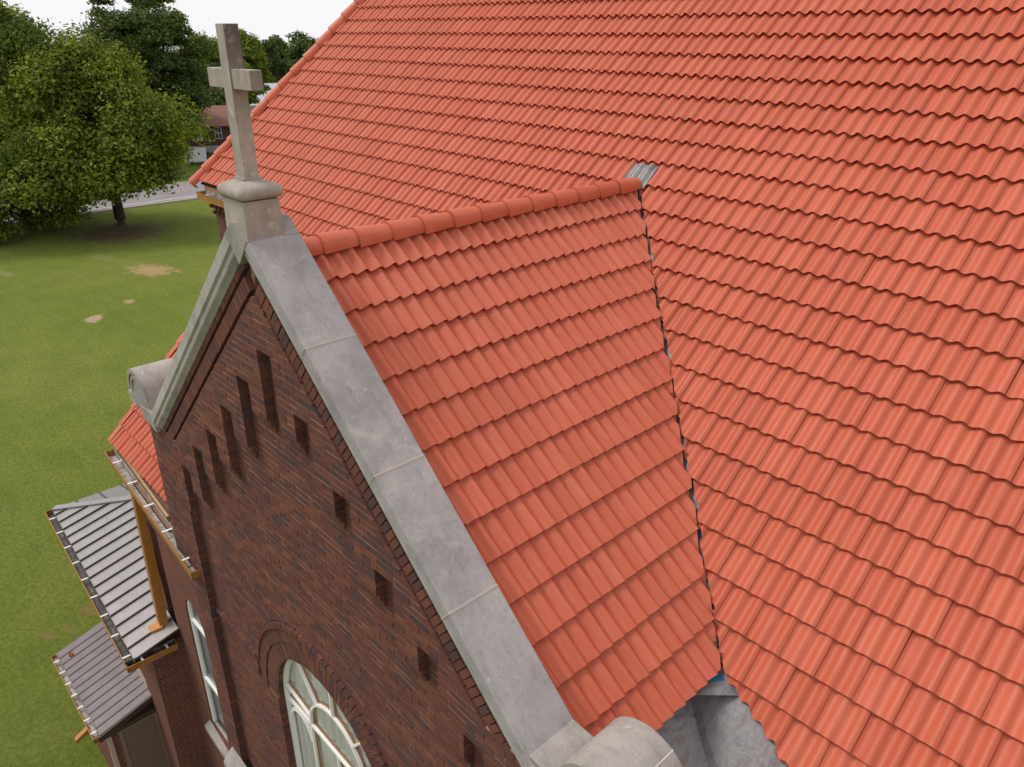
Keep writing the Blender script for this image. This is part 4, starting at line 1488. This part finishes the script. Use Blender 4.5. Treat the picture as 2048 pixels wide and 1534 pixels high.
dr = MB(); dr.box(SX1 - .05, SX1 - .012, SY0 + .36, SY1 - .04, -GZ + .1, -10.18)
dro = dr.build('door', 'door_paint', porch)
df = MB()
df.box(SX1 - .055, SX1, SY0 + .30, SY0 + .36, -GZ + .1, -10.12); df.box(SX1 - .055, SX1, SY1 - .04, SY1 + .02, -GZ + .1, -10.12); df.box(SX1 - .055, SX1 - .001, SY0 + .36, SY1 - .04, -10.18, -10.12)
df.build('door_frame', 'door_frame_paint', porch)
hd_ = MB(); hd_.tube([(SX1 - .01, SY0 + .43, -11.35), (SX1 + .05, SY0 + .43, -11.35)], .022, 10); hd_.tube([(SX1 + .05, SY0 + .43, -11.35), (SX1 + .075, SY0 + .43, -11.35)], [.034, .03], 12)
hd_.build('handle', 'chrome', dro, True)
gutter('gutter', (SX0, SY0 - .105, pz0 - .01), (SX1, SY0 - .105, pz0 - .01), .11, .10, porch, (0, 1, 0), 7)
sp_ = MB(); sp_.hexa([(-6.98, SY0 - .32, pz0 - .42), (-6.88, SY0 - .32, pz0 - .42), (-6.88, SY0 - .05, pz0 - .30), (-6.98, SY0 - .05, pz0 - .30), (-6.98, SY0 - .32, pz0 - .34), (-6.88, SY0 - .32, pz0 - .34), (-6.88, SY0 - .05, pz0 - .20), (-6.98, SY0 - .05, pz0 - .20)])
sp_.build('spout', 'copper_paint', porch)

# ------------------------------------------------------------------ trees


def leaf_cloud(lobes, n, size, seed, flat=.55, droop=0.0):
    """many small leaf sprays spread through lobes; returns verts and quads"""
    g = np.random.default_rng(seed)
    lob = np.array([l[:3] for l in lobes]); rad = np.array([l[3] for l in lobes])
    wgt = rad ** 2; wgt /= wgt.sum()
    idx = g.choice(len(lobes), n, p=wgt)
    d = g.normal(size=(n, 3)); d /= np.linalg.norm(d, axis=1, keepdims=True)
    d[:, 2] = np.where(d[:, 2] < -.2, d[:, 2] * .45, d[:, 2])
    rr = rad[idx] * np.clip(g.normal(.80, .19, n), .1, 1.25)
    c = lob[idx] + d * rr[:, None] * np.array([1, 1, flat + .25])
    if droop:
        hz = np.hypot(d[:, 0], d[:, 1])
        c[:, 2] -= droop * rr * hz * g.random(n)
    nr = d * .7 + np.array([0, 0, .55]) + g.normal(size=(n, 3)) * .55
    nr /= np.linalg.norm(nr, axis=1, keepdims=True)
    t = np.cross(nr, g.normal(size=(n, 3))); t /= np.linalg.norm(t, axis=1, keepdims=True)
    b = np.cross(nr, t)
    s = size * g.uniform(.55, 1.35, n)[:, None]
    asp = g.uniform(.45, .8, n)[:, None]
    V = np.stack([c - t * s, c - b * s * asp, c + t * s * 1.1, c + b * s * asp], 1).reshape(-1, 3)
    F = np.arange(4 * n).reshape(-1, 4)
    return V, F


def fast_mesh(name, V, F, mat, parent):
    V = V.copy(); V[:, 2] += GZ
    o = np.array([V[:, 0].mean(), V[:, 1].mean(), V[:, 2].min()])
    me = bpy.data.meshes.new(name)
    me.vertices.add(len(V)); me.vertices.foreach_set('co', (V - o).ravel())
    me.loops.add(F.size); me.loops.foreach_set('vertex_index', F.ravel())
    me.polygons.add(len(F)); me.polygons.foreach_set('loop_start', np.arange(0, F.size, 4)); me.polygons.foreach_set('loop_total', np.full(len(F), 4))
    me.materials.append(MATS[mat])
    me.update(); me.validate()
    return add_obj(name, me, o, parent)


def tree(name, base, h, crown, nlobe, lr, nleaf, ls, mat, label, seed, trunk_r=.45, group=None, low=.12, droop=.25, cat='tree', spikes=()):
    """crown: list of ellipsoids (dx, dy, zc, rx, ry, rz) above the base"""
    r_ = random.Random(seed)
    bx, by = base[0], base[1]
    t = thing(name, (bx, by, -GZ), label, cat, group)
    lobes = []
    vol = [c[3] * c[4] * c[5] for c in crown]
    while len(lobes) < nlobe:
        c = r_.choices(crown, vol)[0]
        d = Vector((r_.gauss(0, 1), r_.gauss(0, 1), r_.gauss(0, 1))).normalized()
        q = r_.uniform(.45, 1.0) ** .6 * (1.10 if r_.random() < .22 else 1.0)
        p = Vector((bx + c[0] + d.x * c[3] * q, by + c[1] + d.y * c[4] * q, -GZ + c[2] + d.z * c[5] * q))
        if p.z < -GZ + low * h:
            continue
        lobes.append((p.x, p.y, p.z, lr * r_.choice((.45, .6, .8, 1.0, 1.25, 1.45))))
    for (dx, dy, dz, rr) in spikes:
        lobes.append((bx + dx, by + dy, -GZ + dz, rr))
    V, F = leaf_cloud(lobes, nleaf, ls, seed, droop=droop)
    keep = V.reshape(-1, 4, 3)[:, :, 2].min(1) > -GZ + .25
    V = V.reshape(-1, 4, 3)[keep].reshape(-1, 3); F = np.arange(len(V)).reshape(-1, 4)
    cr = fast_mesh('crown', V, F, mat, t)
    tk = MB()
    fork = h * .26
    tk.tube([(bx, by, -GZ - .2), (bx, by, -GZ + .5), (bx + .1, by - .05, -GZ + fork)], [trunk_r * 1.5, trunk_r * 1.05, trunk_r * .85], 10)
    top = Vector((bx + .1, by - .05, -GZ + fork))
    for l in r_.sample(lobes, min(len(lobes), 22)):
        e = Vector(l[:3])
        mid_ = top.lerp(e, .5) + Vector((r_.gauss(0, .3), r_.gauss(0, .3), .08 * (e - top).length))
        tk.tube([top + Vector((0, 0, -.3)), top.lerp(mid_, .5), mid_, e], [trunk_r * .42, trunk_r * .3, trunk_r * .18, .03], 6, cap=False)
    tk.build('trunk', 'bark', t, True)
    return t


# the big pecans on the lawn
b1 = ground(243, 449)
tree('pecan_tree', b1, 14, [(1.0, -.4, 7.6, 5.2, 4.9, 5.6), (0, -3.2, 8.3, 4.0, 3.2, 5.2), (2.0, 1.8, 5.6, 3.6, 2.6, 3.9)], 62, 1.75, 105000, .135, 'leaf_bright',
     'broad bright green tree whose dark trunk stands on the lawn before the road', 11, .40, low=.13, droop=.6)
b2 = ground(70, 455)
tree('pecan_tree', b2, 17.5, [(0, -.5, 8.6, 6.0, 6.2, 6.8), (1.5, 2.6, 4.8, 4.8, 4.2, 4.4), (2.8, -2.0, 4.9, 4.5, 5, 4.6)], 74, 1.9, 115000, .14, 'leaf_mid',
     'tall spreading tree with low drooping boughs at the edge of the lawn', 23, .6, low=.05, droop=.55, spikes=((0, .8, 15.6, 1.4), (.5, -2.2, 14.8, 1.3), (0, 2.2, 14.6, 1.3)))
b3 = at(280, 60, 97); b3 = (b3[0], b3[1])
tree('oak_tree', b3, 19, [(0, 0, 11.0, 5.0, 5.6, 7.0), (0, 2.2, 9, 4.5, 4, 6.0), (0, -3.2, 10, 3.5, 3.5, 5.5)], 80, 1.5, 60000, .17, 'leaf_dark',
     'dark rear tree with two ragged leafy tops rising above the pecans', 31, .5, spikes=((0, -3.6, 18.4, 1.1), (0, -3.2, 17.2, 1.2), (0, 1.8, 18.8, 1.3), (0, 3.0, 17.5, 1.2), (0, 4.4, 15.6, .8), (0, 4.9, 14.2, .8), (0, 1.0, 17.2, 1.5)))
b3b = at(20, 60, 100)
tree('oak_tree', b3b, 16, [(0, 0, 9.0, 5.0, 6.0, 6.0)], 50, 1.5, 16000, .26, 'leaf_mid', 'mid green tree half hidden behind the tall spreading tree', 37, .4)
b4 = at(425, 150, 128)
tree('elm_tree', b4, 13.5, [(0, 0, 7.8, 5, 4.6, 5.2)], 45, 1.4, 34000, .19, 'leaf_bright', 'rounded green tree behind the brown sided house, by the utility pole', 41, .35)
b5 = at(487, 150, 134)
tree('elm_tree', b5, 14.5, [(0, 0, 8.3, 4.2, 3.4, 5.4)], 42, 1.3, 34000, .20, 'leaf_bright', 'rounded green tree behind the stone cross, before the long grey roof', 43, .35, spikes=((0, -1.5, 14.6, .7), (0, .6, 14.0, .8)))
b6 = at(562, 120, 240)
tree('far_tree', b6, 11, [(0, 0, 5.6, 7, 7, 4.8)], 50, 1.7, 14000, .38, 'leaf_far', 'hazy tree behind the long grey roof, below the water tower', 47, .3)
b7 = at(622, 110, 215)
tree('far_tree', b7, 14, [(0, 0, 7.2, 6.4, 6.2, 6.2)], 70, 1.7, 22000, .33, 'leaf_dark', 'dark rounded tree rising just past the tiled apse roof', 53, .3)
b8 = at(545, 120, 205)
tree('far_tree', b8, 13, [(0, 0, 7.5, 3.2, 3.2, 5.6)], 30, 1.2, 9000, .3, 'leaf_dark', 'narrow dark tree between the rounded tree and the long grey roof', 59, .3)
b9 = at(388, 180, 118)
tree('elm_tree', b9, 11, [(0, 0, 5.8, 3.4, 3.2, 4.5)], 40, 1.2, 12000, .24, 'leaf_dark', 'small dark tree crowding the corner of the brown sided house', 61, .3)
for i, (px, py, r__) in enumerate(((412, 322, 1.0), (432, 322, .8))):
    b_ = ground(px, py + 4)
    lobes = [(b_[0] + random.gauss(0, .4), b_[1] + random.gauss(0, .5), -GZ + random.uniform(.3, 1.2), .6 * r__) for _ in range(10)]
    s_ = thing('shrub', (b_[0], b_[1], -GZ), ('round green shrub beside the parked white van', 'small green shrub in front of the garage door')[i], 'shrub')
    V, F = leaf_cloud(lobes, 2500, .12, 70 + i)
    fast_mesh('foliage', V, F, 'leaf_bright', s_)
# far off wood along the horizon
lobes = []
for i in range(260):
    px = random.uniform(-250, 760)
    p = at(px, 90, random.uniform(420, 620))
    lobes.append((p[0], p[1], -GZ - 6 + random.uniform(0, 5.0), random.uniform(3.0, 5)))
V, F = leaf_cloud(lobes, 26000, .9, 99)
wd = fast_mesh('far_woods', V, F, 'leaf_far', None)
tag(wd, 'hazy band of far off woods along the horizon', 'woods', None, 'stuff')

# ------------------------------------------------------------------ buildings beyond the lawn


def facing(o_xy):
    d = CAM[:2] - np.array(o_xy[:2]); d /= np.linalg.norm(d)
    return d


class Local:
    """builds in a frame with x to the side, y away from the camera, z up from the ground"""

    def __init__(s, origin, ang):
        s.o = origin; s.c, s.s = math.cos(ang), math.sin(ang)

    def __call__(s, mb):
        for i, (x, y, z) in enumerate(mb.V):
            mb.V[i] = (s.o[0] + x * s.c - y * s.s, s.o[1] + x * s.s + y * s.c, -GZ + z)
        return mb


def side_ang(o_xy, turn=0):
    d = -facing(o_xy)
    return math.atan2(d[1], d[0]) - math.pi / 2 + turn


# brown sided house
ho = ground(440, 326)
L = Local((ho[0], ho[1]), side_ang(ho, R(-6)))
house = thing('brown_house', (ho[0], ho[1], -GZ), 'two storey house with brown siding above a pale ground floor and brown roof', 'house')
W0, W1, DP = -3.6, 2.2, 8.0
L(MB().box(W0, W1, 0, DP, 0, 2.05)).build('lower_wall', 'white_render', house)
L(MB().box(W0 - .05, W1, -.25, DP, 2.05, 4.35)).build('upper_wall', 'brown_siding', house)
rf = MB()
rf.prism([(-.75, 4.20), (-.75, 4.32), (DP / 2, 6.15), (DP + .6, 4.32), (DP + .6, 4.2), (DP / 2, 6.0)], 0, W0 - .7, W1 + .3)
L(rf).build('roof', 'brown_shingle', house)
for xw in (-2.15, 0.35):
    f_ = MB(); f_.box(xw - .38, xw + .38, -.30, -.24, 2.78, 4.08)
    fo = L(f_).build('window', 'white_wall', house)
    p_ = MB()
    p_.box(xw - .33, xw + .33, -.335, -.318, 3.46, 4.02); p_.box(xw - .33, xw + .33, -.335, -.318, 2.84, 3.40)
    L(p_).build('pane', 'dark_glass', fo)
    mu = MB(); mu.box(xw - .02, xw + .02, -.35, -.337, 2.84, 4.02)
    L(mu).build('muntin', 'white_wall', fo)
ac = MB(); ac.box(-2.05, -1.45, -.75, -.3, 2.72, 3.12)
aco = L(ac).build('window_air_conditioner', 'white_wall', house)
L(MB().box(-1.98, -1.52, -.76, -.745, 2.78, 3.06)).build('grille', 'grey_metal_roof', aco)
gdm = MB(); gdm.box(-2.2, -.2, -.06, .02, 0, 1.85)
gdo = L(gdm).build('garage_door', 'garage_paint', house)
for zz in (.45, .9, 1.35):
    L(MB().box(-2.16, -.24, -.075, -.055, zz - .015, zz + .015)).build('panel_line', 'white_wall', gdo)

# van parked by the house
co = ground(404, 324)
L = Local((co[0], co[1]), side_ang(co, R(80)))
car = thing('parked_van', (co[0], co[1], -GZ), 'white van parked between the trees and the pale ground floor wall', 'van')
cb = MB(); cb.prism([(-2.4, .35), (2.4, .35), (2.4, 1.0), (1.9, 1.15), (1.4, 1.95), (-2.4, 1.95)], 1, -.95, .95)
L(cb).build('body', 'car_white', car, bevel=.05)
L(MB().prism([(1.88, 1.2), (1.46, 1.86), (1.5, 1.88), (1.93, 1.2)], 1, -.8, .8)).build('windscreen', 'dark_glass', car)
for wx in (-1.5, 1.5):
    for wy in (-.96, .80):
        L(MB().tube([(wx, wy, .36), (wx, wy + .16, .36)], .36, 14)).build('wheel', 'rubber', car)

# white flat-roofed shop
so = at(505, 240, 117)
L = Local((so[0], so[1]), side_ang(so, R(-12)))
shop = thing('flat_roofed_shop', (so[0], so[1], -GZ), 'white flat roofed building with rooftop units behind the cross', 'building')
L(MB().box(-3.0, 14, 0, 14, 0, 3.0)).build('wall', 'white_wall', shop)
L(MB().box(-3.2, 14.2, -.2, 14.2, 3.0, 3.45)).build('roof', 'white_render', shop)
L(MB().box(-2.2, -.4, -.08, .02, 1.0, 2.1)).build('window', 'blue_wall', shop)
L(MB().box(.4, 1.3, -.08, .02, 0, 2.1)).build('door', 'dark_glass', shop)
for (xx, yy_, ss, hh) in ((1.2, 6, .7, 1.0), (4.6, 6.5, 1.1, 1.5), (6.6, 8, 1.0, 1.2)):
    u = MB(); u.box(xx - ss, xx + ss, yy_ - ss, yy_ + ss, 3.4, 3.45 + hh)
    uo = L(u).build('rooftop_unit', 'white_wall', shop)
    L(MB().box(xx - ss * .8, xx + ss * .8, yy_ - ss - .02, yy_ - ss + .02, 3.6, 3.3 + hh)).build('grille', 'grey_metal_roof', uo)

# long grey-roofed shed
go = at(560, 190, 147)
L = Local((go[0], go[1]), side_ang(go, R(4)))
shed = thing('grey_roofed_shed', (go[0], go[1], -GZ), 'long low shed with a wide pale grey metal roof', 'shed')
L(MB().box(-5.5, 26, 0, 22, 0, 2.6)).build('wall', 'white_wall', shed)
rf = MB(); rf.prism([(-.5, 2.5), (-.5, 2.7), (11, 5.6), (22.5, 2.7), (22.5, 2.5)], 0, -6, 26.5)
L(rf).build('roof', 'grey_metal_roof', shed)
L(MB().box(-3, -1, -.05, .02, 0, 2.1)).build('door', 'garage_paint', shed)

# grey gabled house deep among the trees
go = at(366, 150, 165)
L = Local((go[0], go[1]), side_ang(go, R(15)))
gh = thing('grey_gabled_house', (go[0], go[1], -GZ), 'white house with a dark grey gable roof showing between two tree crowns', 'house')
L(MB().box(-4, 4, 0, 9, 0, 5.4)).build('wall', 'white_wall', gh)
rf = MB(); rf.prism([(-4.5, 5.3), (0, 10.2), (4.5, 5.3)], 1, -.5, 9.5)
L(rf).build('roof', 'grey_shingle', gh)
L(MB().box(-.6, .6, -.06, .02, 3, 4.4)).build('window', 'dark_glass', gh)

# far pale depot on the horizon
fo_ = at(368, 100, 520)
L = Local((fo_[0], fo_[1]), side_ang(fo_))
dp = thing('far_depot', (fo_[0], fo_[1], -GZ), 'pale low depot with a pinkish end on the horizon', 'building')
L(MB().box(-10, 16, 0, 20, 0, 9.0)).build('wall', 'white_wall', dp)
L(MB().box(-7, -1, -1, 0, 0, 4.5)).build('end_wall', 'pink_wall', dp)
L(MB().box(-11, 17, -1, 21, 9.0, 9.7)).build('roof', 'grey_metal_roof', dp)

# water tower
wo_ = at(580, 100, 1050)
L = Local((wo_[0], wo_[1]), 0)
wt = thing('water_tower', (wo_[0], wo_[1], -GZ), 'distant pale water tower with a bulb tank on a slim stem', 'water tower')
zt2 = CAM[2] + GZ - 3.0
tk = MB()
pts, rad = [], []
for i in range(11):
    a = -math.pi / 2 + math.pi * i / 10
    pts.append((0, 0, zt2 + (2.6 if a < 0 else 2.6) * math.sin(a))); rad.append(max(.1, 4.8 * math.cos(a)))
tk.tube(pts, rad, 20)
L(tk).build('tank', 'tower_white', wt, True)
L(MB().tube([(0, 0, 0), (0, 0, 2), (0, 0, zt2 - 4), (0, 0, zt2 - 1.6)], [3.2, .9, .8, 2.2], 14)).build('stem', 'tower_white', wt, True)


# utility poles and wires
def pole(px0, py0, dist, hgt, lean, label, arm=True):
    p = at(px0, py0, dist)
    base = Vector((p[0], p[1], -GZ))
    sd = Vector((-facing(p)[1], facing(p)[0], 0))
    top_ = base + Vector((0, 0, hgt)) - sd * lean
    t = thing('utility_pole', base, label, 'utility pole')
    MB().tube([base, top_], [.17, .12], 8).build('mast', 'pole_wood', t, True)
    if arm:
        c = base.lerp(top_, .95)
        MB().tube([c - sd * 1.1, c + sd * 1.1], .07, 6).build('crossarm', 'pole_wood', t)
        for q in (-1, 0, 1):
            MB().tube([c + sd * q + Vector((0, 0, .05)), c + sd * q + Vector((0, 0, .25))], .05, 6).build('insulator', 'white_wall', t)
    return top_


t1 = pole(412, 200, 112, 5.6, 0, 'grey wooden utility pole behind the brown roof')
t2 = pole(503, 200, 122, 8.4, .9, 'leaning wooden utility pole beside the white flat roofed building', False)
far_ = at(330, 150, 125)
for i, (a_, b_, lab) in enumerate(((t1, t2, 'thin overhead wire strung between the two utility poles'),
                                   (t1, Vector((far_[0], far_[1], -GZ + 7.5)), 'thin overhead wire running from the grey pole into the trees'))):
    for q in range(1):
        pts = []
        for k in range(13):
            f = k / 12
            p = a_.lerp(b_, f); p = Vector((p.x, p.y, p.z - .25 - 3.0 * f * (1 - f) * .5))
            pts.append(p)
        w_ = MB().tube(pts, .035, 5, cap=False).build('overhead_wire', 'wire')
        tag(w_, lab, 'wire')
